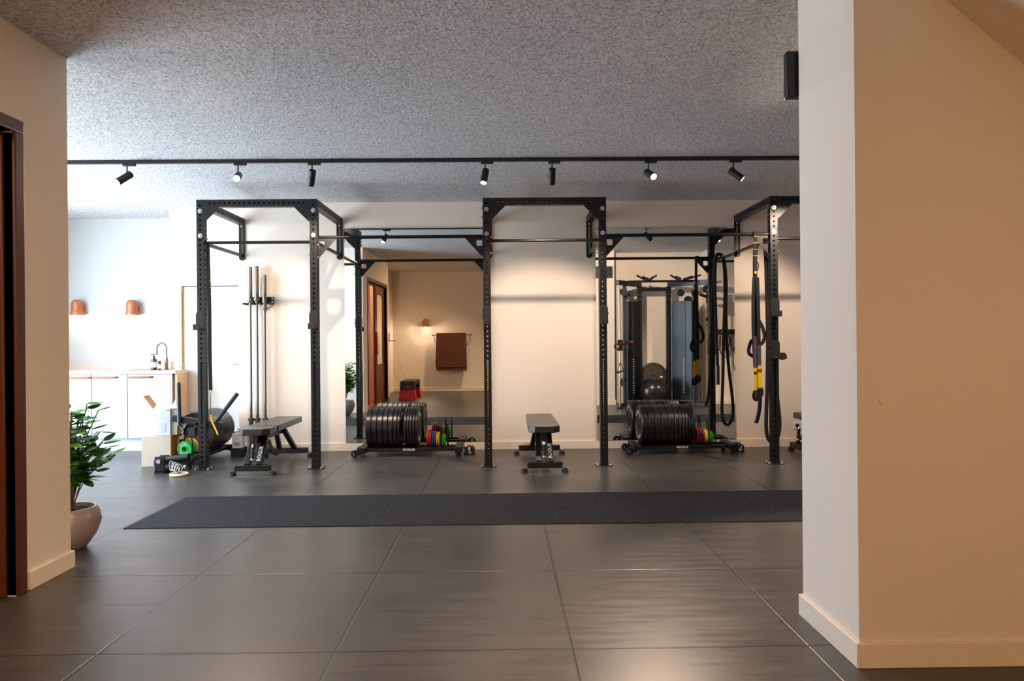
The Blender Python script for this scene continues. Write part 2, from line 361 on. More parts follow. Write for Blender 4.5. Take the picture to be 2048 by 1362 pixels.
# skirting
SK = .098; ST = .016
def skirt(name, *bs):
    d = MB()
    for q in bs: d.box(q[0], q[1], q[2], q[3], 0, SK)
    structure(d.build(name, 'skirting_paint', bevel=.003))
skirt('baseboard_back', (-3.18-ST, 6.4, YW-ST, YW))
skirt('baseboard_passage', (D1b+.05, -3.2, YD-ST, YD))
skirt('baseboard_partition', (-6.18, XP+ST, YP, YP+ST), (XP, XP+ST, O1+.09, YP))
skirt('baseboard_doorway', (XP, XP+ST, 1.36-ST, O0-.09), (-2.78, XP+ST, 1.36-ST, 1.36))
skirt('baseboard_rear', (-2.78, -.44+ST, -.70, -.70+ST), (-2.78, -2.78+ST, -.7, 1.34))
skirt('baseboard_rear_far', (-.44, 4.86, -1.36, -1.36+ST))
skirt('baseboard_pillar', (XQ-ST, XQ, 2.76-ST, 3.28+ST), (XQ, 4.86, 2.76-ST, 2.76))
skirt('baseboard_alcove', (XQ, 2.12+ST, 3.28, 3.28+ST), (2.12, 2.12+ST, 2.90, 3.28), (2.12, 3.92, 2.90, 2.90+ST), (3.92-ST, 3.92, 2.9, 3.3), (3.92-ST, 6.4, 3.3, 3.3+ST))
# brown double door
dr = thing('door_2', 'brown double door with rounded frosted panes in the doorway wall', 'door', (XP-.07, 0, 0)); structure(dr)
d = MB()
for (y0, y1, z0, z1) in ((O0-.07, O0, 0, DH), (O1, O1+.07, 0, DH), (O0-.07, O1+.07, DH, DH+.07)): d.box(-.085, .085, y0, y1, z0, z1)
for (y0, y1, z0, z1) in ((O0, O0+.02, 0, DH-.02), (O1-.02, O1, 0, DH-.02), (O0, O1, DH-.02, DH)): d.box(-.075, .03, y0, y1, z0, z1)
d.build('door_frame', 'door_brown_dark', dr, bevel=.006)
def rounded(w_, h_, r, n=6):
    P = []
    for cx, cy, a0 in ((w_/2-r, h_/2-r, 0), (-w_/2+r, h_/2-r, 90), (-w_/2+r, -h_/2+r, 180), (w_/2-r, -h_/2+r, 270)):
        for i in range(n+1): P.append((cx+r*math.cos(R(a0+90*i/n)), cy+r*math.sin(R(a0+90*i/n))))
    return P
def ring_prism(mb, outer, inner, t, m):
    n = len(outer); vs = [(x, y, 0) for x, y in outer]+[(x, y, 0) for x, y in inner]+[(x, y, t) for x, y in outer]+[(x, y, t) for x, y in inner]
    fs = []
    for i in range(n):
        j = (i+1) % n; fs += [(i, n+i, n+j, j), (2*n+i, 2*n+j, 3*n+j, 3*n+i), (i, j, 2*n+j, 2*n+i), (n+i, 3*n+i, 3*n+j, n+j)]
    mb.add(vs, fs, m)
def leaf(w_, h_, m_):
    """door leaf mesh in local x (width) z (height)"""
    lf = MB(); inner = rounded(w_-.30, h_*.62, .09); inner = [(x, y+h_*.13) for x, y in inner]
    outer = []
    n = 7
    for cx, cy in ((w_/2, h_/2), (-w_/2, h_/2), (-w_/2, -h_/2), (w_/2, -h_/2)):
        outer += [(cx, cy)]*n
    mm = m_ @ Matrix(((1, 0, 0, w_/2), (0, 0, -1, .02), (0, 1, 0, h_/2), (0, 0, 0, 1)))
    ring_prism(lf, outer, inner, .04, mm)
    gl = MB(); gl.prism(inner, .012, mm @ Matrix.Translation((0, 0, .014)))
    mo = MB(); o2 = [(x*1.0, y) for x, y in inner]; in2 = rounded(w_-.34, h_*.62-.04, .075); in2 = [(x, y+h_*.13) for x, y in in2]
    ring_prism(mo, o2, in2, .05, mm @ Matrix.Translation((0, 0, -.005)))
    # raised edge moulding
    for sgn in (0, 1):
        zz = -.006 if sgn == 0 else .04
        mo.box(-w_/2+.055, -w_/2+.07, -h_/2+.05, h_/2-.05, zz, zz+.006, mm); mo.box(w_/2-.07, w_/2-.055, -h_/2+.05, h_/2-.05, zz, zz+.006, mm)
        mo.box(-w_/2+.055, w_/2-.055, -h_/2+.05, -h_/2+.065, zz, zz+.006, mm)
    return lf, gl, mo
LW = (O1-O0)/2-.022
m1 = Matrix.Translation((0, O0+.022, 0)) @ Matrix.Rotation(R(90), 4, 'Z')
lf, gl, mo = leaf(LW, DH-.03, m1 @ Matrix.Translation((0, 0, .01)))
lo = lf.build('door_leaf', 'door_brown', dr, smooth=0); gl.build('glass', 'frosted_glass', lo, smooth=0); mo.build('moulding', 'door_brown_dark', lo, smooth=0)
MB().box(.02, .055, O0+LW-.10, O0+LW+.02, 1.0, 1.46).build('pull_handle', 'door_brown', lo, bevel=.008)
m2 = Matrix.Translation((-.045, O1-.05, 0)) @ Matrix.Rotation(R(176), 4, 'Z')
lf, gl, mo = leaf(LW, DH-.03, m2 @ Matrix.Translation((0, 0, .01)))
lo = lf.build('door_leaf', 'door_brown', dr, smooth=0); gl.build('glass', 'frosted_glass', lo, smooth=0); mo.build('moulding', 'door_brown_dark', lo, smooth=0)
for z in (.22, 1.25, 2.25): MB().box(-.05, -.035, O1-.045, O1-.018, z-.05, z+.05).build('hinge', 'dark_trim', dr)
light('lobby_lamp', 'POINT', (-3.9, 2.2, 2.6), 45, (1, .62, .42), shadow_soft_size=.15)

# ------------------------------------------------------------------ mirrors
def mirror(x0, x1, z0, z1, tilt, yaw, label):
    t = thing('wall_mirror', label, 'mirror', ((x0+x1)/2, YW-.022, z0), group='frameless wall mirrors')
    t.rotation_euler = (R(tilt), 0, R(yaw)); w_ = (x1-x0)/2; h_ = z1-z0
    MB().box(-w_, w_, .004, .010, 0, h_).build('backing_board', 'dark_trim', t, smooth=0)
    MB().box(-w_, w_, 0, .0038, 0, h_).build('glass', 'mirror_glass', t, smooth=0)
def mz(u, v): return W(u, v, YW).z
mirror(W(691, 680, YW).x, W(979, 680, YW).x, SK+.004, mz(830, 457), .19, 0, 'large frameless mirror reflecting the doorway and brown towel')
mirror(W(1192, 680, YW).x, W(1468, 680, YW).x, SK+.004, mz(1330, 457), .26, 0, 'large frameless mirror reflecting the cable machine and ropes')

# ------------------------------------------------------------------ granulate strip
tag(MB().box(W(246, 1047, 4.97).x, 5.6, 4.97, 5.97, 0, .004).build('rubber_runner', 'granulate_mat', smooth=0), 'long speckled dark rubber runner lying across the tile floor', 'runner')

# ------------------------------------------------------------------ lighting track
YT = 6.40
tag(MB().box(-6.15, 6.3, YT-.017, YT+.017, H-.032, H-.001).build('lighting_track', 'dark_trim'), 'long black ceiling track carrying the row of spotlights', 'lighting track')
SPOTS = [  # px of stem top, aim vector, glow, energy, cone, label
    (254, (-.42, -.45, -.5), 'lamp_glow', 14, 70, 'leftmost black track spotlight, lit, pointing down left'),
    (476, (.2, -.9, -.42), 'lamp_glow_bright', 16, 70, 'glaring white track spotlight aimed at the camera, second from left'),
    (624, (-.30, .6, -.8), None, 25, 84, 'black track spotlight turned to the wall above the left rack bay'),
    (970, (-.12, -.35, -.8), 'lamp_glow', 14, 70, 'lit black track spotlight above the left upright of the middle bay'),
    (1104, (.0, .6, -.8), None, 27, 84, 'black track spotlight turned to the wall above the middle bay'),
    (1297, (.28, -.82, -.50), 'lamp_glow_bright', 60, 80, 'bright black track spotlight above the right mirror'),
    (1467, (.55, -.22, -.5), 'lamp_glow', 24, 80, 'rightmost black track spotlight in view, lit, pointing down right'),
    (1700, (-.25, .6, -.75), None, 22, 90, 'added unseen track spotlight beyond the white pillar turned to the wall'),  # added out of view to brighten the right side of the room
    (2000, (-.45, -.3, -.7), None, 30, 90, 'added unseen track spotlight at the hidden right end of the track')]  # likewise an added head, hidden, for more light on the right
for px, aim, glow, en, cone, lab in SPOTS:
    X = W(px, 330, YT).x
    t = thing('track_spotlight', lab, 'spotlight', (X, YT, H-.033), group='spotlights on the ceiling track')
    MB().box(-.035, .075, -.016, .016, -.020, 0).build('track_adapter', 'dark_trim', t, bevel=.002)
    hz = -.125; MB().cyl((0, 0, -.018), (0, 0, hz+.03), .0065, 10).build('stem', 'dark_trim', t)
    a = Vector(aim).normalized(); c = Vector((a.x*.03, a.y*.03, hz+.0+a.z*.012)); m_ = frame_to(a); m_.translation = c
    MB().lathe([(.0001, -.075), (.029, -.075), (.032, -.072), (.032, -.012), (.030, -.009), (.032, -.006), (.032, .072), (.029, .075), (.027, .066), (.0001, .066)], m_, 24).build('lamp_housing', 'dark_trim', t)
    m2_ = m_ @ Matrix.Translation((0, 0, .069))
    MB().lathe([(.0001, 0), (.026, 0), (.0265, .002), (.0001, .003)], m2_, 20).build('lens', glow or 'lamp_glow', t)
    p = Vector((X, YT, H-.033))+c+a*.09
    light('spot_beam', 'SPOT', p, en*6, WARM2, aim=p+a, spot_size=R(cone), spot_blend=.45, shadow_soft_size=.025)

# ------------------------------------------------------------------ the rig
YU = 7.28; UW = .076; RZ = 2.785
UX = [W(413, 900, YU).x-.03, W(632.5, 900, YU).x, W(977, 900, YU).x, W(1208, 900, YU).x, W(1549, 900, YU).x]; UX.append(UX[4]+1.17)
rig = thing('pull_up_rig', 'black perforated steel rig of three wall-braced bays joined by bars', 'power rack', (0, YU, 0))
holes = [.075+.0508*i for i in range(8)]; z = holes[-1]+.0508
while z < 1.10: holes.append(z); z += .0254
z = holes[-1]+.0508
while z < RZ-.03: holes.append(z); z += .0508
up_mb = MB().perf(RZ-.008, UW, holes, m=Matrix.Translation((0, 0, .008)))
up_me = None
def bolt_parts(name, specs, m, parent):
    for k, (fn) in enumerate(specs):
        b_ = MB(); fn(b_); b_.build(name, m, parent)
def bolt_mb(mb, p, d, r=.020, L=.006, nut=.011, nl=.014):
    p = Vector(p); d = Vector(d); mb.cyl(p, p+d*L*.5, r, 20, r*.95); mb.cyl(p+d*L*.5, p+d*(L*.5+nl), nut, 6)
for i, x in enumerate(UX):
    if up_me is None:
        u = up_mb.build('upright', 'rack_steel', rig, smooth=20); up_me = u.data
    else:
        u = bpy.data.objects.new('upright', up_me); link(u, rig)
    u.location = (x, 0, 0)
    pl = MB().box(-.085, .085, -.06, .06, 0, .008).build('base_plate', 'rack_steel', u, bevel=.002)
    for sx in (-.066, .066):
        for sy in (-.04, .04): b_ = MB(); b_.cyl((sx, sy, .008), (sx, sy, .026), .010, 6); b_.cyl((sx, sy, .0085), (sx, sy, .012), .017, 16, .016); b_.build('floor_bolt', 'zinc', u)
    for z in (RZ-.118, RZ-.118-.254): b_ = MB(); bolt_mb(b_, (0, -UW/2, z), (0, -1, 0), r=.024); b_.build('bolt', 'zinc', u)
    sd = 1 if i % 2 == 0 else -1
    for z in (RZ-.40, RZ-.47, RZ-.57): b_ = MB(); bolt_mb(b_, (sd*UW/2, 0, z), (sd, 0, 0), r=.013, nut=.009, nl=.022); b_.build('bolt', 'zinc', u)
    for z in ((RZ-.10, RZ-.19, RZ-.40, RZ-.47, RZ-.60)): b_ = MB(); bolt_mb(b_, (-sd*UW/2, 0, z), (-sd, 0, 0), r=.013, nut=.009, nl=.012); b_.build('bolt', 'zinc', u)
def beam_holes(L, off=.06): 
    n = int((L-2*off)/.0508); s0 = (L-n*.0508)/2; return [s0+.0508*k for k in range(n+1)]
for a_, b_ in ((0, 1), (2, 3), (4, 5)):
    xa, xb = UX[a_]+UW/2, UX[b_]-UW/2; L = xb-xa
    m_ = Matrix.Translation((xa, 0, RZ-UW/2)) @ Matrix.Rotation(R(90), 4, 'Y')
    MB().perf(L, UW*.98, beam_holes(L), m=m_, faces=(1, 3)).build('top_beam', 'rack_steel', rig, smooth=20)
    for x, s in ((xa, 1), (xb, -1)):
        poly = [(0, 0), (s*.155, 0), (s*.155, -.012), (s*.012, -.155), (0, -.155)] if s > 0 else [(0, 0), (0, -.155), (-.012, -.155), (-.155, -.012), (-.155, 0)]
        if s > 0: poly = poly[::-1]
        mm = Matrix(((1, 0, 0, x), (0, 0, -1, -UW/2+.006), (0, 1, 0, RZ-UW), (0, 0, 0, 1)))
        MB().prism(poly, .006, mm).build('corner_gusset', 'rack_steel', rig, smooth=0)
    MB().cyl((xa, 0, 2.345), (xb, 0, 2.345), .0165, 16).build('pull_up_bar', 'rack_bar', rig)
    for i in (a_, b_):
        x = UX[i]; L = YW-YU-UW/2-.008
        m_ = Matrix.Translation((x, UW/2, RZ-UW/2)) @ Matrix.Rotation(R(-90), 4, 'X')
        MB().perf(L, UW*.98, beam_holes(L), m=m_, faces=(0, 2, 1, 3)).build('wall_beam', 'rack_steel', rig, smooth=20)
        MB().cyl((x, UW/2, 2.345), (x, YW-YU-.012, 2.345), .021, 16).build('brace_tube', 'rack_bar', rig)
        br = MB(); yb = YW-YU-.012
        outer = rounded(.07, .46, .03, 6); inner = rounded(.018, .30, .0085, 6)
        ring_prism(br, outer, inner, .010, Matrix(((1, 0, 0, x), (0, 0, -1, yb+.008), (0, 1, 0, RZ-.265), (0, 0, 0, 1))))
        bk = br.build('wall_bracket', 'rack_steel', rig, smooth=20)
        for z in (RZ-.265+.175, RZ-.265-.175): wb = MB(); bolt_mb(wb, (x, yb-.002, z), (0, -1, 0), r=.014, nut=.009); wb.build('bolt', 'zinc', bk)
for a_, b_ in ((1, 2), (3, 4)):
    xa, xb = UX[a_]+UW/2, UX[b_]-UW/2
    MB().cyl((xa, 0, 2.392), (xb, 0, 2.392), .018, 16).build('pull_up_bar', 'rack_bar', rig)
    for x, s in ((xa, 1), (xb, -1)):
        outer = [(0, 0)]*7+[(s*.205, 0)]*7+[(s*.02, -.205)]*7+[(0, -.205)]*7
        ih = rounded(.062, .062, .014, 6)
        cx, cy = s*.038, -.075
        # order the hole corners to match the outline corners
        q = [ih[7*k:7*k+7] for k in range(4)]  # +x+y, -x+y, -x-y, +x-y
        order = [q[1][::-1], q[0][::-1], q[3][::-1], q[2][::-1]] if s > 0 else [q[0], q[1], q[2], q[3]]
        inner = [(cx+px, cy+py) for grp in order for px, py in grp]
        mm = Matrix(((1, 0, 0, x), (0, 0, -1, -.004), (0, 1, 0, 2.395), (0, 0, 0, 1)))
        g_ = MB(); ring_prism(g_, outer, inner, .006, mm); g_.build('bar_gusset', 'rack_steel', rig, smooth=0)

# j-cups
def j_cup(i, z, label, side=-1, style=0):
    t = thing('j_cup', label, 'j-cup', (UX[i], YU, z), group='j-cups on the rig uprights')
    d = MB(); d.box(-.040, .040, -UW/2-.012, -UW/2-.001, -.02, .16); d.box(side*.040, side*.048, -UW/2-.012, .02, .02, .14)
    d.build('mounting_plate', 'rubber_matte', t, bevel=.003)
    d = MB()
    if style == 0:
        d.box(-.035, .035, -UW/2-.10, -UW/2-.012, -.03, -.012); d.box(-.035, .035, -UW/2-.112, -UW/2-.10, -.03, .03)
    else:
        d.box(-.035, .10, -UW/2-.06, -UW/2-.012, -.03, .0); d.cyl((.06, -UW/2-.065, .0), (.06, -UW/2-.008, .0), .038, 20)
    d.build('cup_ledge', 'rubber_matte', t, bevel=.004)
    d = MB(); d.cyl((side*.048, 0, .08), (side*.062, 0, .08), .010, 12); d.build('pin', 'zinc', t)
j_cup(0, 1.47, 'black j-cup on the leftmost upright of the rig')
j_cup(1, 1.47, 'black j-cup on the right upright of the left bay')
j_cup(2, 1.50, 'black j-cup on the left upright of the middle bay')
j_cup(3, 1.50, 'black j-cup on the right upright of the middle bay', side=1)
j_cup(4, 1.56, 'upper black j-cup on the rightmost visible upright', side=1)
j_cup(4, 1.12, 'lower black j-cup with round roller on the rightmost visible upright', side=1, style=1)

# ------------------------------------------------------------------ barbells on the wall
BY = YW-.085; bx_ = [W(u, 600, BY).x for u in (500.5, 513.5, 529)]
t = thing('barbell_holder', 'black wall bracket holding three upright barbells', 'wall bracket', (bx_[1]+.01, YW-.001, 1.79))
MB().box(-.14, .17, -.008, 0, -.02, .06).build('back_plate', 'rack_steel', t, bevel=.002)
for x in (-.150, -.04, .043, .155): MB().box(x-.012, x+.012, -.13, -.008, -.035, -.012).build('prong', 'rack_steel', t, bevel=.003)
d = MB()
for x in (-.12, .15):
    for z in (.0, .04): d.cyl((x, -.008, z), (x, -.014, z), .009)
d.build('screws', 'zinc', t)
def barbell(x, L, y, lab):
    t = thing('barbell', lab, 'barbell', (x, y, 0), group='steel barbells stored upright by the wall')
    sl_ = .42
    MB().cyl((0, 0, sl_), (0, 0, L-sl_), .0145, 16).build('shaft', 'bar_steel', t)
    for z0, s in ((0, 1), (L, -1)):
        m_ = Matrix.Translation((0, 0, z0)) @ Matrix.Diagonal((1, 1, s, 1))
        MB().lathe([(.0001, .002), (.025, .002), (.025, sl_-.035), (.037, sl_-.035), (.037, sl_-.008), (.018, sl_-.002), (.018, sl_+.03), (.0001, sl_+.03)], m_, 20).build('sleeve', 'bar_steel', t)
barbell(bx_[0], 2.205, BY, 'leftmost of the three steel barbells standing upright by the wall')
barbell(bx_[1], 2.215, BY, 'tall steel barbell standing in the middle of the wall bracket')
barbell(bx_[2], 2.11, BY, 'shorter steel barbell standing rightmost in the wall bracket')

# ------------------------------------------------------------------ benches
def build_bench():
    t = thing('weight_bench', '', 'bench')
    T = .455; th = .065
    def pad(name, y0, y1, w0, w1, c0, c1):
        P = [(-w0+c0, y0), (w0-c0, y0), (w0, y0+c0*1.1), (w1, y1-c1*1.1), (w1-c1, y1), (-w1+c1, y1), (-w1, y1-c1*1.1), (-w0, y0+c0*1.1)]
        return MB().prism(P, th, Matrix.Translation((0, 0, T-th))).build(name, 'vinyl', t, bevel=.016, seg=4)
    pad('seat_pad', -.60, -.30, .155, .155, .06, .008); pad('back_pad', -.275, .62, .155, .15, .008, .03)
    d = MB(); d.bar((0, -.50, .345), (0, .36, .335), .06, .06); d.box(-.03, .03, -.52, -.44, .30, .39); d.box(-.05, .05, -.26, .5, .375, .388)
    for y in (-.20, .25): d.box(-.12, .12, y, y+.04, .375, .39)
    d.build('main_rail', 'rack_steel', t, bevel=.004)
    for y, w_, nm in ((-.58, .175, 'front'), (.52, .235, 'rear')):
        f = MB().box(-w_, w_, y-.03, y+.03, .045, .105).build('foot_bar', 'rack_steel', t, bevel=.005)
        for s in (-1, 1):
            q = MB(); q.cyl((s*(w_+.025), y, 0), (s*(w_+.025), y, .028), .036, 20, .030); q.cyl((s*(w_+.025), y, .028), (s*(w_+.025), y, .04), .012, 12); q.box(s*(w_+.025)-.025, s*(w_+.025)+.025, y-.025, y+.025, .028, .036)
            q.build('rubber_foot', 'rubber_matte', f)
    for s in (-1, 1):
        lg = MB().bar((s*.058, -.57, .10), (s*.052, -.36, .36), .042, .060, up=(1, 0, 0)).build('leg', 'rack_steel', t, bevel=.004)
        if s > 0:
            dirv = (Vector((.052, -.36, .36))-Vector((.058, -.57, .10))).normalized(); nrm = Vector((1, 0, 0)).cross(dirv).normalized()
            fx = nrm if nrm.y < 0 else -nrm
            xa = dirv; ya = fx.cross(xa); m_ = Matrix((xa, ya, fx)).transposed().to_4x4(); m_.translation = Vector((.056, -.505, .185))+fx*.0315
            tx = text_mb('ROGUE', .050, m_, .0008, bold=.001); tx.build('lettering', 'white_print', lg, smooth=0)
        MB().bar((s*.085, .51, .10), (s*.045, .26, .34), .042, .05, up=(1, 0, 0)).build('leg', 'rack_steel', t, bevel=.004)
    # adjustment ladder: curved plate with notches
    out = []; inn = []
    for k in range(17):
        a = R(200+k*80/16); out.append((-.02+.30*math.cos(a)+.12, .345+.30*math.sin(a)*.95)); inn.append((-.02+.235*math.cos(a)+.12, .345+.235*math.sin(a)*.95))
    poly = out+inn[::-1]
    MB().prism(poly, .012, Matrix(((0, 0, 1, .02), (1, 0, 0, -.02), (0, 1, 0, .03), (0, 0, 0, 1)))).build('angle_ladder', 'rack_steel', t, bevel=.002)
    d = MB(); d.cyl((0, -.575, .275), (0, -.585, .165), .018, 14); d.build('grip_handle', 'rubber_matte', t)
    d = MB(); d.cyl((0, -.586, .165), (0, -.587, .150), .0185, 14); d.cyl((-.035, -.50, .30), (.035, -.50, .30), .006, 10); d.cyl((0, -.57, .30), (0, -.575, .275), .010); d.build('pin', 'zinc', t)
    return t
bench = build_bench()
for j, (o, x, y, rz, lab) in enumerate(((bench, W(508, 940, 6.98).x+.01, 7.50, 0, 'black weight bench in front of the three barbells'),
        (None, W(1089, 940, 6.98).x, 7.50, 0, 'black weight bench standing alone between the two mirrors'),
        (None, W(1590, 900, 7.95).x+.60, 7.90, 90, 'black weight bench mostly hidden behind the white pillar'))):
    b_ = o or copy_tree(bench); b_.location = (x, y, 0); b_.rotation_euler = (0, 0, R(-rz)); tag(b_, lab, 'bench', 'adjustable weight benches')
    if rz: b_.rotation_euler = (0, 0, R(-90)); 

# ------------------------------------------------------------------ bumper plates and trolleys
def plate_mesh(Rr, wd, m, name='bumper_plate'):
    """plate whose axis is local X, origin at its lowest point"""
    mb = MB(); h = wd/2; rm = Matrix.Translation((0, 0, Rr)) @ Matrix.Rotation(R(90), 4, 'Y')
    rin = Rr*.86; hub = max(.034, Rr*.20); rec = min(.006, h*.35)
    prof = [(.0255, -h), (hub, -h), (hub+.004, -h+rec), (rin-.004, -h+rec), (rin, -h), (Rr-.007, -h), (Rr, -h+.006), (Rr, h-.006), (Rr-.007, h), (rin, h), (rin-.004, h-rec), (hub+.004, h-rec), (hub, h), (.0255, h)]
    mb.lathe(prof, rm, 48 if Rr > .15 else 32, close=True)
    return mb
cache = {}
def bumper(loc, rz, Rr, wd, mname, label, group, letters=None, cat='weight plate'):
    name = 'bumper_plate' if Rr > .15 else 'change_plate'
    key = (Rr, wd, mname)
    o = bpy.data.objects.new(name, None)
    if key not in cache:
        t = plate_mesh(Rr, wd, mname).build(name, mname, None, smooth=25); cache[key] = t.data
    else:
        t = bpy.data.objects.new(name, cache[key]); COL.objects.link(t)
    bpy.data.objects.remove(o)
    t.location = loc; t.rotation_euler = (0, 0, rz); tag(t, label, cat, group)
    ring = MB(); rm = Matrix.Translation((0, 0, Rr)) @ Matrix.Rotation(R(90), 4, 'Y')
    ring.lathe([(.0245, -wd/2-.0005), (.031, -wd/2-.001), (.031, wd/2+.001), (.0245, wd/2+.0005)], rm, 20, close=True)
    if Rr > .15: ring.build('hub_ring', 'bar_steel', t)
    if letters:
        tx = MB()
        a0 = 134
        if isinstance(letters, tuple): letters, a0 = letters
        for s in (letters,):
            # face whose outward normal is s*X
            fm = Matrix.Translation((s*(wd/2+.0005), 0, Rr)) @ (Matrix.Rotation(R(90), 4, 'Z') @ Matrix.Rotation(R(90), 4, 'X') if s > 0 else Matrix.Rotation(R(-90), 4, 'Z') @ Matrix.Rotation(R(90), 4, 'X'))
            sz = Rr*(.24 if a0 == 134 else .32); rad = Rr*.66; stp = 22
            arc_text(tx, 'ROGUE', rad, sz, a0, stp, fm); arc_text(tx, 'ROGUE', rad, sz, a0-180-(0 if a0 == 134 else 88)-0 if a0 != 134 else -134, stp, fm, flip=(a0 == 134))
        tx.build('lettering', 'white_print', t, smooth=0)
    return t
def trolley_mesh(t, half=.50):
    """long axis local X, plates ride on rails z .095"""
    d = MB()
    for y in (-.10, .10): d.box(-half, half, y-.03, y+.03, .058, .098)
    d.build('rails', 'rack_steel', t, bevel=.004)
    for s in (-1, 1):
        d = MB(); d.box(s*(half+.045)-.045, s*(half+.045)+.045, -.19, .19, .050, .112); d.build('end_block', 'rack_steel', t, bevel=.006)
    for y in (-.155, .155):
        wl = MB(); c = (-half-.125, y, .042); wl.cyl((c[0], y-.016, .042), (c[0], y+.016, .042), .042, 24); o = wl.build('wheel', 'rubber_matte', t)
        MB().cyl((c[0], y-.019, .042), (c[0], y+.019, .042), .018, 16).build('wheel_hub', 'zinc', o)
        MB().box(-half-.13, -half-.05, y-.024, y-.018, .03, .07).build('axle_bracket', 'rack_steel', t)
        ft = MB().cyl((half+.03, y, 0), (half+.03, y, .05), .022, 16).build('rubber_foot', 'rubber_matte', t)
    def divider(x, h=.25):
        MB().tube([(x, -.055, .095), (x, -.045, .095+h*.6), (x, -.02, .095+h), (x, .02, .095+h), (x, .045, .095+h*.6), (x, .055, .095)], .0065, 8, 4).build('divider', 'rack_steel', t)
    return divider
def trolley(loc, rz, label, seq, side, desc, dirn=1, letters_first=False, letters_last=False, half=.50):
    """seq = list of (R, width, material, colour word, gap_before or divider)"""
    t = thing('plate_trolley', label, 'plate trolley', loc, rz, 'weight plate trolleys')
    div = trolley_mesh(t, half)
    m_ = Matrix.Translation((-.02, -.1305, .078)) @ Matrix.Rotation(R(90), 4, 'X')
    text_mb('ROGUE', .036, m_, .0006, bold=.0008, space=1.15).build('lettering', 'white_print', t, smooth=0)
    x = -half+.005; rot = Matrix.Rotation(rz, 3, 'Z'); counts = {}
    tot = {}
    for s in seq:
        if s[0] != 'div' and s[0] != 'gap': tot[s[3]] = tot.get(s[3], 0)+1
    n_pl = sum(1 for s in seq if s[0] not in ('div', 'gap')); k_pl = 0
    for s in seq:
        if s[0] == 'gap': x += s[1]; continue
        if s[0] == 'div': div(x+.010); x += .022; continue
        Rr, wd, mn, cw = s[:4]; counts[cw] = counts.get(cw, 0)+1; k_pl += 1
        dz = 0
        p = Vector(loc)+rot @ Vector((x+wd/2, 0, .0985))
        kind = 'thick black bumper plate' if cw == 'thick black' else 'thin black bumper plate' if cw == 'thin black' else 'small '+cw+' change plate'
        lab = (ORD[counts[cw]-1]+' '+kind+' '+side) if tot[cw] > 1 else kind+' '+side
        let = None
        if letters_first and k_pl == 1: let = -1
        if letters_last and cw == 'thin black' and counts[cw] == tot[cw]: let = 1
        if len(s) > 4: let = s[4]
        bumper(p, rz, Rr, wd, mn, lab, 'plates on the '+desc, let); x += wd+.0022
    return t
BLK = (.225,)
seq1 = [(.225, .062, 'rubber_black', 'thick black')]*3+[(.225, .055, 'rubber_black', 'thick black')]*2+[(.225, .046, 'rubber_black', 'thick black'), (.225, .030, 'rubber_black', 'thick black', 1), ('gap', .040)]+[(.225, .030, 'rubber_black', 'thin black')]*4+[(.225, .026, 'rubber_black', 'thin black', 1)]+[('gap', .085),
        (.098, .026, 'plate_red', 'red'), (.098, .026, 'plate_red', 'red'), (.088, .023, 'plate_blue', 'blue'), (.088, .023, 'plate_blue', 'blue'), (.083, .020, 'plate_yellow', 'yellow'), (.083, .020, 'plate_yellow', 'yellow'), ('div',), (.072, .019, 'plate_green', 'green'), (.072, .019, 'plate_green', 'green'), ('gap', .01), ('div',)]
YTR = 8.07; xt = W(737, 860, YTR).x
trolley((xt+.50, YTR, 0), 0, 'black plate trolley full of bumper plates below the left mirror', seq1, 'from the left on the trolley below the left mirror', 'left mirror trolley', letters_last=True)
seq2 = [(.225, .072, 'rubber_black', 'thick black', -1)]+[(.225, .072, 'rubber_black', 'thick black')]*4+[(.225, .048, 'rubber_black', 'thick black')]*1+[(.225, .034, 'rubber_black', 'thin black')]*5+[('gap', .05),
        (.098, .030, 'plate_red', 'red'), (.098, .026, 'plate_red', 'red'), (.088, .030, 'plate_blue', 'blue'), (.083, .020, 'plate_yellow', 'yellow'), (.083, .020, 'plate_yellow', 'yellow'), ('div',), (.072, .019, 'plate_green', 'green'), (.072, .019, 'plate_green', 'green'), ('gap', .01), ('div',)]
xt2 = W(1276, 860, YTR).x
trolley((xt2+.50, YTR, 0), 0, 'black plate trolley full of bumper plates below the right mirror', seq2, 'from the left on the trolley below the right mirror', 'right mirror trolley', letters_first=True)
# third trolley, seen end on; its local +X points towards the camera
seq3 = [(.225, .062, 'rubber_black', 'thick black')]*6+[(.225, .045, 'rubber_black', 'thin black')]*2+[(.225, .040, 'rubber_black', 'thin black', (1, 196)), ('gap', .03), (.112, .026, 'plate_red', 'red'), (.102, .026, 'plate_blue', 'blue'), (.092, .026, 'plate_yellow', 'yellow'), (.080, .022, 'plate_green', 'green'), ('div',), ('gap', .05), (.080, .024, 'plate_green', 'green', 1)]
X3 = W(405, 860, 7.72).x
trolley((X3-.085, 7.78, 0), R(-92), 'black plate trolley seen end on behind the leftmost upright', seq3, 'from the wall end of the trolley behind the leftmost upright', 'left end trolley', half=.47)

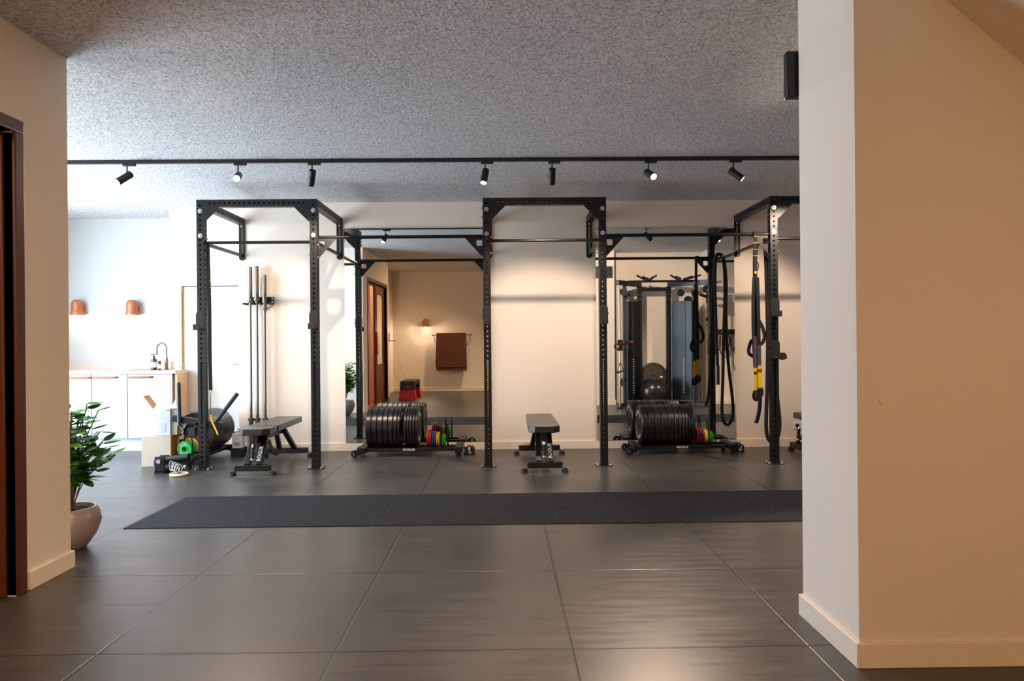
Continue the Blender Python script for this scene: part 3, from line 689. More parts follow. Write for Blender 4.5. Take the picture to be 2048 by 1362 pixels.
# straps and clamps heaped at trolley ends
def clamp_heap(loc, label):
    t = thing('collar_clamps', label, 'clamps', loc, group='barbell clamps on the trolleys')
    rnd = random.Random(loc[0])
    d = MB()
    for k in range(3):
        c = Vector((.01+k*.035, rnd.uniform(-.03, .03), .045+rnd.uniform(0, .03))); m_ = Matrix.Translation(c) @ Euler((rnd.uniform(0, 3), rnd.uniform(.8, 2), 0)).to_matrix().to_4x4()
        d.lathe([(.026, -.012), (.038, -.012), (.038, .012), (.026, .012)], m_, 20, close=True); d.box(.034, .075, -.008, .008, -.010, .010, m_)
    d.build('clamp_rings', 'rubber_matte', t, bevel=.002)
    MB().box(.07, .095, -.03, -.01, .07, .082).build('red_lever', 'plate_red', t, bevel=.002)
    MB().cyl((.05, -.055, .03), (.05, -.03, .03), .020, 16).build('steel_stud', 'zinc', t)
    MB().box(-.02, .10, -.05, .05, 0, .03).build('tray', 'rack_steel', t, bevel=.004)
clamp_heap((xt+1.115, YTR, 0), 'tangle of black clamps at the end of the trolley below the left mirror')
clamp_heap((xt2+1.115, YTR, 0), 'tangle of black clamps at the end of the trolley below the right mirror')

# dip bar attachment resting on the third trolley's plates
t = thing('dip_bar', 'grey v-shaped dip bar with two round handles on the plate stack', 'dip attachment', (0, 0, 0))
A = W(345, 836, 7.42); Bv = W(444, 852, 7.42)
MB().bar(A, Bv, .05, .066).build('cross_tube', 'rack_steel', t, bevel=.004)
P0 = W(359, 852, 7.38); P1 = W(357, 765, 7.38); MB().cyl(P0, P1, .021, 20).build('handle', 'trainer_blue', t)
P0 = W(430, 846, 7.40); P1 = W(475, 787, 7.55); MB().cyl(P0, P1, .021, 20).build('handle', 'trainer_blue', t)
d = MB(); c_ = W(385, 864, 7.40); d.box(c_.x-.04, c_.x+.035, 7.38, 7.44, c_.z-.045, c_.z+.045); d.bar(W(388, 864, 7.41), W(396, 845, 7.41), .03, .03); d.build('mounting_bracket', 'rubber_matte', t, bevel=.004)
MB().bar(W(395, 878, 7.36), W(404, 874, 7.36), .012, .012).build('red_pin', 'plate_red', t)
# landmine attachment on the floor
t = thing('landmine_post', 'black swivelling barbell sleeve lying on the floor by the carton', 'landmine attachment', (0, 0, 0))
a_ = W(333, 908, 7.12); b_ = W(378, 899, 7.12); a_.z = .125; b_.z = .155
MB().cyl(a_, b_, .038, 24).build('barbell_sleeve', 'rack_steel', t)
p_ = W(324, 915, 7.12); d = MB(); d.box(p_.x-.05, p_.x+.05, 7.06, 7.075, 0.01, .17); d.box(p_.x-.05, p_.x+.05, 7.165, 7.18, 0.01, .17); d.box(p_.x-.055, p_.x+.055, 7.06, 7.18, 0, .03); d.build('pivot_bracket', 'rack_steel', t, bevel=.006)
MB().cyl((p_.x, 7.04, .125), (p_.x, 7.06, .125), .022, 20).build('pivot_bolt', 'zinc', t)
q_ = W(345, 925, 7.05); d = MB(); d.cyl((q_.x-.06, 7.05, .065), (q_.x+.11, 7.05, .065), .030, 20); d.build('short_sleeve', 'rack_steel', t); MB().cyl((q_.x+.11, 7.05, .065), (q_.x+.135, 7.05, .065), .024, 20).build('sleeve_cap', 'zinc', t)
q_ = W(352, 932, 6.93)
t = thing('gymnastic_ring', 'pale wooden ring lying flat on the floor before the trolley', 'ring', (q_.x+.02, 6.95, 0))
d = MB(); d.lathe([(.075+.014*math.cos(a), .014+.014*math.sin(a)) for a in [2*math.pi*k/10 for k in range(10)]], None, 32, close=True); d.build('ring_body', 'ring_wood', t)
# chain of carabiners over the short sleeve
t = thing('carabiner_chain', 'tangled steel carabiners draped over the black sleeve', 'carabiners', (q_.x-.03, 7.0, .0))
d = MB(); rnd = random.Random(3)
for k in range(5):
    cx, cz = -.05+.022*k, .09-.008*k; pts = [(cx+.018*math.cos(a)+rnd.uniform(-.004, .004), -.0+.01*math.sin(a*2), cz+.045*math.sin(a)) for a in [2*math.pi*i/8 for i in range(9)]]
    d.tube(pts, .0045, 6, 2)
d.build('links', 'zinc', t)

# ------------------------------------------------------------------ cartons
def poly_box(mb, pts_bottom, pts_top):
    mb.add(list(pts_bottom)+list(pts_top), [(3, 2, 1, 0), (4, 5, 6, 7), (0, 1, 5, 4), (1, 2, 6, 5), (2, 3, 7, 6), (3, 0, 4, 7)])
Yc = 7.46; a_ = W(283, 924, Yc); b_ = W(345, 918, Yc); wc = b_.x-a_.x
t = thing('cardboard_carton', 'large pale cardboard carton on the floor left of the trolley', 'box', (a_.x, Yc, 0), R(3))
hc = .325
MB().box(0, wc-.03, 0, .22, 0, hc).build('carton_body', 'carton_pale', t, bevel=.003)
MB().box(wc-.03, wc-.022, .0, .22, .02, hc).build('side_flap', 'cardboard', t)
t = thing('white_carton', 'white printed product carton standing open on the pale carton', 'box', (a_.x+.085, Yc+.03, hc+.003), R(8))
t.rotation_euler = (0, 0, R(6))
MB().box(.02, .20, 0, .16, 0, .285).build('carton_body', 'carton_white', t, bevel=.003)
MB().box(.201, .262, .02, .16, .0, .27).build('side_panel', 'carton_pale', t, bevel=.002)
MB().lathe([(.033, 0), (.036, .0), (.042, .10), (.038, .10)], Matrix.Translation((.115, -.0015, .03)) @ Matrix.Diagonal((1, .03, 1, 1)), 20, close=True).build('printed_jug', 'print_grey', t)
MB().box(.165, .19, -.0012, -.0004, .262, .268).build('printed_logo', 'print_navy', t)
f_ = MB(); f_.bar((.02, .08, .285), (-.075, .08, .42), .006, .15, up=(0, 1, 0)); f_.build('open_flap', 'cardboard', t)
d = MB()
for k in range(7):
    x = .05+.03*k; d.add([(x-.03, .02, .28), (x+.03, .03, .28), (x+.035, .13, .28), (x-.02, .14, .28), (x+random.uniform(-.02, .02), .08, .33+random.uniform(0, .06))], [(0, 1, 4), (1, 2, 4), (2, 3, 4), (3, 0, 4)])
d.build('plastic_wrap', 'plastic_film', t, smooth=0)
a_ = W(464, 890, 8.05)
t = thing('parcel_box', 'small white box with barcode in a dark bin by the trolley', 'box', (a_.x, 8.05, 0))
MB().box(0, .11, 0, .12, .10, .27).build('box_body', 'carton_white', t, bevel=.003)
d = MB()
for k in range(6): d.box(.02+.013*k, .026+.013*k, -.0015, -.0005, .13, .165)
d.build('barcode', 'dark_trim', t)
MB().box(-.01, .12, -.02, .15, 0, .10).build('bin', 'rubber_matte', t, bevel=.006)
MB().tube([(.0, .05, .275), (.05, .03, .285), (.10, .04, .29), (.13, .05, .28)], .006, 8, 3).build('pliers', 'dark_trim', t)
tag(MB().tube([W(474, 857, 8.3), W(481, 863, 8.3), W(476, 873, 8.3), W(478, 885, 8.3), W(482, 893, 8.34)], .004, 6, 4).build('power_cable', 'dark_trim'), 'thin black cable hanging beside the wall corner by the trolley', 'cable')

# ------------------------------------------------------------------ kitchen
YK = 8.52; YKW = 9.38
kx = [-6.12, W(183.5, 800, YK).x, W(255, 800, YK).x, W(341, 800, YK).x, W(347, 800, YK).x]
zt = W(250, 742, YK).z; zc = W(250, 748, YK).z; z0 = W(250, 877, YK).z
hx = [(W(120, 755, YK).x, W(181, 755, YK).x), (W(186, 755, YK).x, W(235, 755, YK).x), (W(257, 755, YK).x, W(305, 755, YK).x)]
labs = ['white kitchen base cabinet at the left edge of the row', 'white kitchen base cabinet in the middle of the row', 'wide white kitchen base cabinet under the tap']
for i in range(3):
    xa, xb = kx[i], kx[i+1]; t = thing('base_cabinet', labs[i], 'cabinet', (xa, YK, 0), group='kitchen base cabinets')
    w_ = xb-xa
    MB().box(0.001, w_-.001, .022, .84 if i < 2 else .30, z0, zc).build('cabinet_body', 'cabinet_white', t, smooth=0)
    MB().box(.0, w_, .07, .09, 0, z0-.001).build('plinth', 'cabinet_white', t, smooth=0)
    dd = MB().box(.005, w_-.005, 0, .02, z0+.002, zc-.006).build('cabinet_door', 'cabinet_white', t, bevel=.002)
    ha, hb = hx[i][0]-xa, hx[i][1]-xa; zz = W(200, 755, YK).z
    h_ = MB(); h_.tube([(ha, -.003, zz), (ha+.02, -.025, zz), ((ha+hb)/2, -.03, zz), (hb-.02, -.025, zz), (hb, -.003, zz)], .013, 8, 4); h_.build('handle', 'leather', dd)
t = MB(); t.box(kx[3], kx[3]+.018, YK, YK+.30, 0, zc); tag(t.build('end_panel', 'cabinet_white', smooth=0), 'white end panel closing the kitchen units on the right', 'panel')
t = MB(); t.box(kx[4]-.0, kx[4]+.035, YK+.03, YK+.30, 0, zc); tag(t.build('oak_panel', 'oak', bevel=.002), 'narrow oak panel between the kitchen units and the white door', 'panel')
xr = W(352, 745, YK).x
t = MB(); t.box(-6.12, -4.215, YK-.02, YKW-.002, zc+.001, zt); t.box(-4.215, xr, YK-.02, 8.83, zc+.001, zt); t.box(-6.12, -4.215, YKW-.02, YKW-.002, zt, zt+.06)
tag(t.build('kitchen_worktop', 'worktop', smooth=0), 'pale continuous worktop with low upstand over the white cabinets', 'worktop')
sx = W(300, 741, 8.75).x; t = MB(); ring_prism(t, rounded(.42, .32, .07), rounded(.38, .28, .06), .004, Matrix.Translation((sx, 8.75, zt+.0005))); tag(t.build('kitchen_sink', 'copper', smooth=20), 'shallow undermounted sink rim set into the worktop below the tap', 'sink')
fx = W(333, 735, 8.78); t = thing('kitchen_tap', 'tall brushed steel gooseneck tap on the worktop', 'tap', (fx.x, 8.78, zt+.001))
s_ = 8.78/F
MB().lathe([(.0001, 0), (.026, 0), (.026, .012), (.020, .016), (.020, 21*s_), (.013, 24*s_), (.0001, 24*s_)], None, 20).build('tap_body', 'bar_steel', t)
pts = [(0, 0, 20*s_), (0, 0, 38*s_)]+[(-9.5*s_+9.5*s_*math.cos(a), 0, 42*s_+11*s_*math.sin(a)) for a in [R(x) for x in range(0, 181, 20)]]+[(-19*s_, 0, 30*s_)]
MB().tube(pts, .011, 12, 3).build('spout', 'bar_steel', t); MB().cyl((.018, 0, 16*s_), (.075, 0, 17*s_), .006).build('lever', 'zinc', t)
p_ = W(308, 737, 8.72); t = thing('soap_dispenser', 'brown pump bottle with cream label beside the tap', 'bottle', (p_.x, 8.72, zt+.001))
MB().lathe([(.0001, 0), (.036, 0), (.037, .01), (.037, .12), (.030, .135), (.012, .145), (.012, .155), (.0001, .155)], None, 20).build('bottle_body', 'glass_brown', t)
MB().lathe([(.0376, .035), (.0378, .035), (.0378, .10), (.0376, .10)], None, 20, close=True).build('bottle_label', 'label_cream', t)
d = MB(); d.cyl((0, 0, .155), (0, 0, .175), .013); d.cyl((0, 0, .175), (0, 0, .195), .004); d.tube([(.012, 0, .195), (0, 0, .197), (-.035, 0, .193)], .006, 8, 2); d.build('pump', 'dark_trim', t)
p_ = W(319, 737, 8.70); t = thing('small_bottle', 'small brown bottle with black cap next to the pump bottle', 'bottle', (p_.x, 8.70, zt+.001))
MB().lathe([(.0001, 0), (.017, 0), (.018, .006), (.018, .085), (.0001, .085)], None, 16).build('bottle_body', 'glass_brown', t)
MB().lathe([(.0184, .02), (.0186, .02), (.0186, .07), (.0184, .07)], None, 16, close=True).build('bottle_label', 'label_cream', t)
MB().cyl((0, 0, .085), (0, 0, .112), .0155).build('cap', 'dark_trim', t)

# ------------------------------------------------------------------ copper wall lamps
def wall_lamp(p, back, label, energy, s=1.0, color=WARM2):
    """p = wall point (lamp centre height), back = outward y sign"""
    t = thing('wall_lamp', label, 'wall lamp', (p[0], p[1], p[2]), 0, group='copper dome wall lamps')
    c = back*.085
    prof = [(.0001, .108), (.032, .103), (.054, .09), (.067, .068), (.072, .04), (.072, -.045), (.083, -.05), (.083, -.098), (.079, -.098), (.077, -.054), (.067, -.05), (.067, .03), (.06, .06), (.0001, .09)]
    prof = [(r*s, z*s) for r, z in prof]
    MB().lathe(prof, Matrix.Translation((0, c, 0)), 32).build('shade', 'copper', t, smooth=32)
    MB().cyl((0, 0, 0), (0, back*.02, 0), .05, 24).build('wall_plate', 'copper', t)
    MB().sphere((0, c, -.055), .035, 16).build('bulb', 'lamp_glow_soft', t)
    light('wall_lamp_glow', 'POINT', (p[0], p[1]+c, p[2]-.105), energy, color, shadow_soft_size=.03)
for u, lab in ((162, 'copper dome wall lamp above the worktop, nearer the partition'), (271, 'copper dome wall lamp above the worktop, nearer the tap')):
    q = W(u, 616, YKW); wall_lamp((q.x, YKW, q.z), -1, lab, 4)
wall_lamp((-1.95, -.70, 1.70), 1, 'copper dome wall lamp beside the brown towel, seen in the mirror', 26)
wall_lamp((2.1, -1.36, 1.95), 1, 'added unseen copper dome wall lamp on the far wall behind the viewer', 135, color=(1, .62, .29))  # unseen lamp, added as the source of the warm light in front

# ------------------------------------------------------------------ potted plant
PX, PY = -2.80, 4.52
t = thing('potted_plant', 'leafy green shrub in a mauve glazed pot behind the left wall edge', 'plant', (PX, PY, 0))
MB().lathe([(.0001, 0), (.085, 0), (.10, .01), (.155, .09), (.180, .17), (.172, .225), (.150, .262), (.140, .262), (.146, .235), (.0001, .235)], None, 40).build('pot', 'pot_glaze', t)
d = MB(); d.lathe([(.0001, .245), (.08, .243), (.142, .236)], None, 24); d.build('soil', 'soil', t)
rnd = random.Random(11); st = MB(); l1 = MB(); l2 = MB()
def leaf_at(mb, p, dr, ln, wd, roll):
    dr = dr.normalized(); side = dr.cross(Vector((0, 0, 1)));
    if side.length < .1: side = Vector((1, 0, 0))
    side.normalize(); up = side.cross(dr); side = side*math.cos(roll)+up*math.sin(roll); up = dr.cross(side)
    vs = []; n = 6
    for i in range(n+1):
        u = i/n; ww = wd*math.sin(math.pi*min(1, u**.8*.97+.03))**.8*.5 if 0 < u < 1 else .0005; c = p+dr*ln*u-Vector((0, 0, 1))*ln*.22*u*u
        vs += [c-side*ww+up*ww*.25, c, c+side*ww+up*ww*.25]
    fs = []
    for i in range(n):
        for k in (0, 1): fs.append((i*3+k, i*3+k+1, i*3+k+4, i*3+k+3))
    mb.add(vs, fs)
for b in range(56):
    az = rnd.uniform(0, 2*math.pi); reach = rnd.uniform(.08, .27); top = rnd.uniform(.62, .92) if b % 3 else rnd.uniform(.50, .66)
    base = Vector((rnd.uniform(-.015, .015), rnd.uniform(-.015, .015), .24)); mid = base+Vector((math.cos(az)*reach*.35, math.sin(az)*reach*.35, (top-.24)*.6)); tip = Vector((math.cos(az)*reach, math.sin(az)*reach, top))
    st.tube([base, mid, tip], .004, 5, 3)
    for k in range(9):
        u = .35+.65*k/8; p = base.lerp(mid, u*2) if u < .5 else mid.lerp(tip, (u-.5)*2)
        if p.z < .42: continue
        a2 = az+k*2.4+rnd.uniform(-.4, .4); dr = Vector((math.cos(a2), math.sin(a2), rnd.uniform(-.1, .9)))
        leaf_at(l1 if rnd.random() < .7 else l2, p, dr, rnd.uniform(.085, .13), rnd.uniform(.045, .065), rnd.uniform(-.5, .5))
st.build('stems', 'stem', t); l1.build('foliage', 'leaf', t, smooth=60); l2.build('young_foliage', 'leaf_pale', t, smooth=60)

# ------------------------------------------------------------------ wall devices
q0 = W(1571, 203, 3.36); q1 = W(1571, 112, 3.36)
t = thing('interval_timer', 'flat black timer box high on the back of the white pillar', 'timer', (W(1572, 150, 3.31).x, 3.297, q0.z))
MB().box(0, .73, 0, .045, 0, q1.z-q0.z).build('casing', 'dark_trim', t, bevel=.006); MB().box(.03, .70, .0452, .049, .04, .18).build('display', 'ball_black', t)
p_ = W(1763, 802, 2.76); tag(MB().lathe([(.0001, .010), (.010, .009), (.013, 0)], Matrix.Translation((p_.x, 2.76, p_.z)) @ Matrix.Rotation(R(90), 4, 'X'), 20).build('wall_stop', 'skirting_paint'), 'small round beige cover on the tan wall at right', 'cover')
p_ = W(1594, 851, YW); t = thing('power_socket', 'white wall socket low on the wall beside the pillar', 'socket', (p_.x, YW, p_.z))
MB().box(-.043, .12, -.009, 0, -.043, .043).build('face_plate', 'socket_white', t, bevel=.003)
MB().lathe([(.0001, .004), (.019, .004), (.020, .0), (.024, 0), (.024, .003), (.0001, .003)], Matrix.Translation((0, -.012, 0)) @ Matrix.Rotation(R(90), 4, 'X'), 24).build('socket_well', 'trainer_blue', t)

# ------------------------------------------------------------------ suspension trainer and ropes on the right bay
YS = 7.25
def P(u, v, Y=YS): return W(u, v, Y)
t = thing('suspension_trainer', 'black strap trainer with yellow webbing and black handles on the bar', 'suspension strap', (0, 0, 0))
def strap_px(mb, pts, w_, Y=YS, th=.004):
    mb.strap([W(u, v, Y) for u, v in pts], w_, th, 4)
d = MB(); strap_px(d, [(1511, 467), (1511, 500), (1511, 540), (1512, 575)], .036, 7.24); d.tube([(W(1511, 468, YS).x, YU+.03*math.cos(a), 2.392+.026*math.sin(a)) for a in [2*math.pi*k/10 for k in range(11)]], 0, 4, 1, flat=(.003, .018)); d.build('anchor_strap', 'strap', t, smooth=0)
d = MB()
for v in (473, 486, 499, 512): d.box(P(1506, v).x, P(1516, v).x, 7.235, 7.237, P(1510, v).z-.002, P(1510, v).z+.002)
d.build('strap_stitching', 'yellow_web', t)
d = MB(); d.tube([P(1509, 528), P(1514, 524), P(1517, 530), P(1515, 540), P(1511, 538), P(1509, 528)], .005, 8, 4); d.build('carabiner', 'dark_trim', t)
MB().box(P(1507.5, 544).x, P(1511, 544).x, 7.22, 7.236, P(1509, 548).z, P(1509, 543).z).build('yellow_tag', 'yellow_web', t)
d = MB(); strap_px(d, [(1508, 555), (1506, 620), (1508, 700), (1510, 736)], .034, 7.235); strap_px(d, [(1515, 555), (1517, 620), (1518, 690), (1519, 732)], .034, 7.225); strap_px(d, [(1512, 555), (1512, 620), (1513, 680)], .036, 7.245); d.build('main_straps', 'strap', t, smooth=0)
d = MB(); strap_px(d, [(1509.5, 672), (1510.5, 738)], .036, 7.215); strap_px(d, [(1518.5, 690), (1519.5, 733)], .034, 7.205); d.build('grey_webbing', 'strap_grey', t, smooth=0)
d = MB(); d.tube([P(1517, 640), P(1525, 655), P(1529, 672), P(1526, 684), P(1520, 689)], 0, 4, 4, flat=(.002, .018)); d.tube([P(1511, 680), P(1503, 682), P(1498, 695), P(1498, 706), P(1505, 712), P(1511, 709)], 0, 4, 4, flat=(.002, .018)); d.build('strap_loops', 'strap', t, smooth=0)
for u0, u1, v0, v1, Y in ((1508, 1515.5, 736, 782, 7.21), (1515.5, 1523, 731, 776, 7.20)):
    y_ = MB(); y_.box(W(u0, v0, Y).x, W(u1, v0, Y).x, Y-.004, Y, W(u0, v1, Y).z, W(u0, v0, Y).z); o = y_.build('yellow_webbing', 'yellow_web', t)
    y_ = MB(); zz = W(u0, v0+12, Y).z; y_.box(W(u0, v0, Y).x-.002, W(u1, v0, Y).x+.002, Y-.006, Y-.0045, zz-.004, zz+.026); y_.build('strap_label', 'dark_trim', o)
    m_ = Matrix.Translation(((W(u0, v0, Y).x+W(u1, v0, Y).x)/2, Y-.007, zz+.011)) @ Matrix.Rotation(R(90), 4, 'X'); text_mb('TRX', .016, m_, .0003).build('lettering', 'yellow_web', o, smooth=0)
for uc, v0, Y in ((1512, 782, 7.20), (1519.5, 775, 7.215)):
    d = MB(); c = W(uc, v0, Y); d.tube([c, c+Vector((-.02, 0, -.03)), c+Vector((-.018, 0, -.075)), c+Vector((.005, 0, -.09)), c+Vector((.02, 0, -.06)), c+Vector((.018, 0, -.02)), c], 0, 4, 3, flat=(.003, .018)); d.cyl(c+Vector((0, -.055, -.015)), c+Vector((0, .055, -.015)), .016, 16); d.build('handle', 'rubber_matte', t)
# battle rope looped over the brace tube behind the right upright
YR = 7.60; bx0 = UX[4]; zb = 2.345
def rp(x, z, y=YR): return (bx0+x, y, z)
t = thing('battle_rope', 'thick black battle rope looped over the brace behind the right upright', 'rope', (0, 0, 0))
pts = [rp(-.135, .40, 7.44), rp(-.105, .50, 7.44), rp(-.085, .70, 7.45), rp(-.08, 1.3, 7.5), rp(-.075, 1.9), rp(-.06, 2.25), rp(-.03, 2.38), rp(.02, 2.405), rp(.07, 2.34), rp(.10, 2.05), rp(.095, 1.6), rp(.12, 1.0), rp(.17, .55), rp(.18, .33), rp(.14, .19), rp(.07, .19), rp(.035, .34), rp(.05, .8), rp(.06, 1.3), rp(.07, 1.9, YR+.045), rp(.055, 2.3, YR+.045), rp(.0, 2.40, YR+.045), rp(-.05, 2.33, YR+.045), rp(-.06, 1.9, YR+.045), rp(-.04, 1.2, YR+.045), rp(-.03, .72, YR+.045)]
MB().tube(pts, .020, 12, 5).build('rope_body', 'strap', t)
MB().tube([rp(-.03, .95, YR+.045), rp(-.03, .70, YR+.045)], .024, 14, 1).build('end_sleeve', 'rubber_black', t)
# strap and band on the leftmost upright
t = thing('resistance_bands', 'bundle of black straps hanging down the leftmost upright', 'straps', (0, 0, 0))
xl = UX[0]+.062; d = MB()
d.tube([(xl-.0, YU-.0, 2.33), (xl+.004, YU, 2.1), (xl+.012, YU, 1.7), (xl+.012, YU, 1.2), (xl+.016, YU, .82)], 0, 4, 4, flat=(.018, .012)); d.build('black_straps', 'strap', t, smooth=0)
d = MB()
for z in (2.02, 1.95, 1.88, 1.81): d.box(xl+.022, xl+.026, YU-.02, YU+.02, z, z+.004)
d.build('strap_stitching', 'yellow_web', t)
MB().tube([(xl+.01, YU, .84), (xl+.026, YU, .82), (xl+.02, YU, .78), (xl+.008, YU, .79), (xl+.01, YU, .84)], .004, 8, 3).build('carabiner', 'zinc', t)
MB().tube([(xl+.012, YU, .79), (xl+.014, YU, .62), (xl+.016, YU-.0, .56)], .004, 6, 2).build('cord', 'strap_grey', t)
MB().strap([(xl+.014, YU, .57), (xl+.03, YU-.01, .50), (xl+.07, YU-.02, .42), (xl+.095, YU-.02, .36)], .012, .014).build('yellow_band', 'yellow_web', t, smooth=0)

# ------------------------------------------------------------------ behind the viewer (seen in the mirrors)
t = thing('towel_rail', 'slim dark rail with angled wall arms on the rear wall', 'rail', (-1.30, -.70, 1.395))
MB().cyl((-.47, .20, 0), (.47, .20, 0), .009, 12).build('rail_bar', 'door_brown_dark', t)
for s in (-1, 1):
    MB().tube([(s*.44, .20, 0), (s*.44, 0, -.16)], .008, 8, 1).build('wall_arm', 'door_brown_dark', t); MB().sphere((s*.47, .20, 0), .018, 12).build('end_knob', 'dark_trim', t)
t = thing('exercise_mats', 'brown exercise mats folded over the rail, seen in the mirror', 'exercise mat', (-1.32, -.50, 1.405))
def drape(w0, w1, off, z_front, z_back, x0):
    mb = MB(); pts = [(-(off), -z_back), (-off, -.01), (-off*.6, off*.6), (0, off), (off*.6, off*.6), (off, -.01), (off+.01, -z_front*.6), (off+.025, -z_front)]
    vs = []; fs = []
    inner = [(y*.55, z-.004 if z > -.01 else z) for y, z in pts]
    prof = pts+inner[::-1]; n = len(prof)
    for s in (0, 1):
        for i, (y, z) in enumerate(prof):
            k = min(1, max(0, -z/.9)); hw = w0+(w1-w0)*k; vs.append((x0+(-hw if s == 0 else hw), y, z))
    for i in range(n): fs.append((i, (i+1) % n, (i+1) % n+n, i+n))
    fs.append(tuple(range(n))[::-1]); fs.append(tuple(range(n, 2*n)))
    return mb.add(vs, fs)
drape(.36, .385, .045, .80, .74, .0).build('folded_mat', 'mat_brown', t, bevel=.006); drape(.36, .375, .030, .885, .80, .01).build('folded_mat', 'mat_brown', t, bevel=.006)
t = thing('step_platform', 'black aerobic step on red risers by the doorway, seen in the mirror', 'step platform', (-2.10, 1.22, 0))
prof = [(-.16, .36), (-.15, .39), (-.13, .40), (.13, .40), (.15, .39), (.16, .36), (.17, .20), (-.17, .20)]
d = MB(); d.prism(prof, .92, Matrix(((1, 0, 0, 0), (0, 0, -1, .46), (0, 1, 0, 0), (0, 0, 0, 1))))
dk = MB(); prf = [(-.45, .36), (-.44, .395), (-.42, .405), (.42, .405), (.44, .395), (.45, .36), (.47, .21), (.32, .21), (.30, .32), (-.30, .32), (-.32, .21), (-.47, .21)]
dk.prism(prf, .32, Matrix(((0, 0, 1, -.16), (1, 0, 0, 0), (0, 1, 0, 0), (0, 0, 0, 1)))); dk.build('deck', 'step_black', t, bevel=.012)
for s in (-1, 1):
    r_ = MB(); y0, y1 = (s*.32, s*.49) if s > 0 else (-.49, -.32)
    poly_box(r_, [(-.185, y0, 0), (.185, y0, 0), (.185, y1, 0), (-.185, y1, 0)], [(-.165, y0, .21), (.165, y0, .21), (.165, y1-.02*(s > 0), .21), (-.165, y1-.02*(s > 0), .21)]); r_.build('riser', 'step_red', t, bevel=.006)
MB().box(-.06, .06, .462, .466, .26, .30).build('badge', 'plate_red', t)
t = thing('wall_lettering', 'black brush lettering on the alcove side wall, seen in the mirror', 'wall sign', (-2.78, .3, 0), group=None)
for z, y in ((.93, .55), (.36, .5)):
    m_ = Matrix.Translation((.001, y, z)) @ Matrix.Rotation(R(90), 4, 'Z') @ Matrix.Rotation(R(90), 4, 'X')
    text_mb('ROBUST', .17, m_, .0008).build('lettering', 'dark_trim', t, smooth=0)
t = thing('wall_hook', 'small black wall hook with hanging cord by the step platform', 'hook', (-2.78, -.1, 1.36))
d = MB(); d.box(0, .012, -.02, .02, -.10, .10); d.box(.0, .16, -.015, .015, -.10, -.085); d.build('hook_body', 'dark_trim', t); MB().tube([(.15, 0, -.09), (.24, .35, -.42), (.50, 1.0, -.93)], .003, 6, 4).build('cord', 'leather', t)

# functional trainer
t = thing('cable_machine', 'tall dark dual pulley cable machine seen in the right mirror', 'cable machine', (0, 0, 0))
LX, RX = 2.11, 3.76; YA = 3.92; YB = 3.28
d = MB()
for xo, xi in ((LX, 2.62), (RX, 3.16)):
    d.bar((xo-.04*(1 if xo < 3 else -1), YA+.03, 2.31), (xi, YB, 2.31), .07, .09)
d.bar((2.60, YB, 2.22), (3.18, YB, 2.22), .07, .075); d.bar((LX+.2, YB+.42, 2.345), (RX-.2, YB+.42, 2.345), .04, .04)
d.build('top_frame', 'trainer_dark', t, bevel=.006)
for (x, y, w_, mn) in ((2.24, 3.72, .065, 'trainer_blue'), (2.60, 3.28, .09, 'trainer_dark'), (3.16, 3.28, .09, 'trainer_dark'), (3.58, 3.68, .065, 'trainer_blue')):
    MB().box(x-w_/2, x+w_/2, y-.04, y+.04, .03, 2.27).build('post', mn, t, bevel=.005)
for xa, ya, xb, yb in ((2.29, 3.66, 2.56, 3.36), (3.21, 3.36, 3.54, 3.64)):
    MB().bar(((xa+xb)/2, (ya+yb)/2, .10), ((xa+xb)/2, (ya+yb)/2, 1.98), math.hypot(xb-xa, yb-ya)*.95, .07, up=(yb-ya, -(xb-xa), 0)).build('weight_shroud', 'trainer_dark', t, bevel=.006)
    s_ = MB(); s_.bar(((xa+xb)/2, (ya+yb)/2+.045, .12), ((xa+xb)/2, (ya+yb)/2+.045, 1.96), .09, .02, up=(yb-ya, -(xb-xa), 0)); s_.build('shroud_panel', 'trainer_blue', t, bevel=.003)
    s_ = MB()
    for k in range(15): z = .25+k*.045; s_.box((xa+xb)/2-.008, (xa+xb)/2+.008, (ya+yb)/2+.075, (ya+yb)/2+.078, z, z+.015)
    s_.build('weight_numbers', 'white_print', t)
for xo, s, zc_ in ((LX, 1, 1.16), (RX, -1, 2.02)):
    MB().cyl((xo, YA, 0.02), (xo, YA, 2.24), .015, 16).build('guide_rod', 'chrome', t)
    c = MB(); c.box(xo-.045, xo+.05*1, YA-.04, YA+.05, zc_-.10, zc_+.10); c.cyl((xo-s*.06, YA+.02, zc_-.02), (xo-s*.06, YA+.06, zc_-.02), .055, 20); c.bar((xo, YA+.03, zc_), (xo+s*.18, YA+.03, zc_+.06), .05, .05)
    c.build('pulley_carriage', 'trainer_dark', t, bevel=.006)
    MB().cyl((xo+s*.18, YA+.03, zc_+.06), (xo+s*.24, YA+.03, zc_+.065), .016).build('red_knob', 'red_dot', t)
    MB().cyl((xo-s*.05, YA+.061, zc_-.02), (xo-s*.05, YA+.066, zc_-.02), .03, 16).build('warning_disc', 'brass', t)
    d = MB(); d.bar((xo, YA, 2.16), (2.24 if s > 0 else 3.58, 3.72, 2.16), .05, .04); d.bar((xo, YA, .05), (2.24 if s > 0 else 3.58, 3.70, .05), .06, .06); d.box(xo-.05, xo+.05, YA-.05, YA+.05, 0, .03); d.build('side_arm', 'trainer_dark', t, bevel=.005)
    d = MB(); d.cyl((xo-s*.02, YA+.05, zc_-.06), (xo-s*.02, YA+.05, zc_-.30), .003, 6); c0 = Vector((xo, YA+.05, zc_-.30)); d.tube([c0, c0+Vector((-.06, 0, -.20)), c0+Vector((.06, 0, -.17)), c0], .006, 6, 1); d.cyl(c0+Vector((-.065, 0, -.20)), c0+Vector((.07, 0, -.165)), .016, 12); d.build('cable_handle', 'rubber_matte', t)
d = MB()
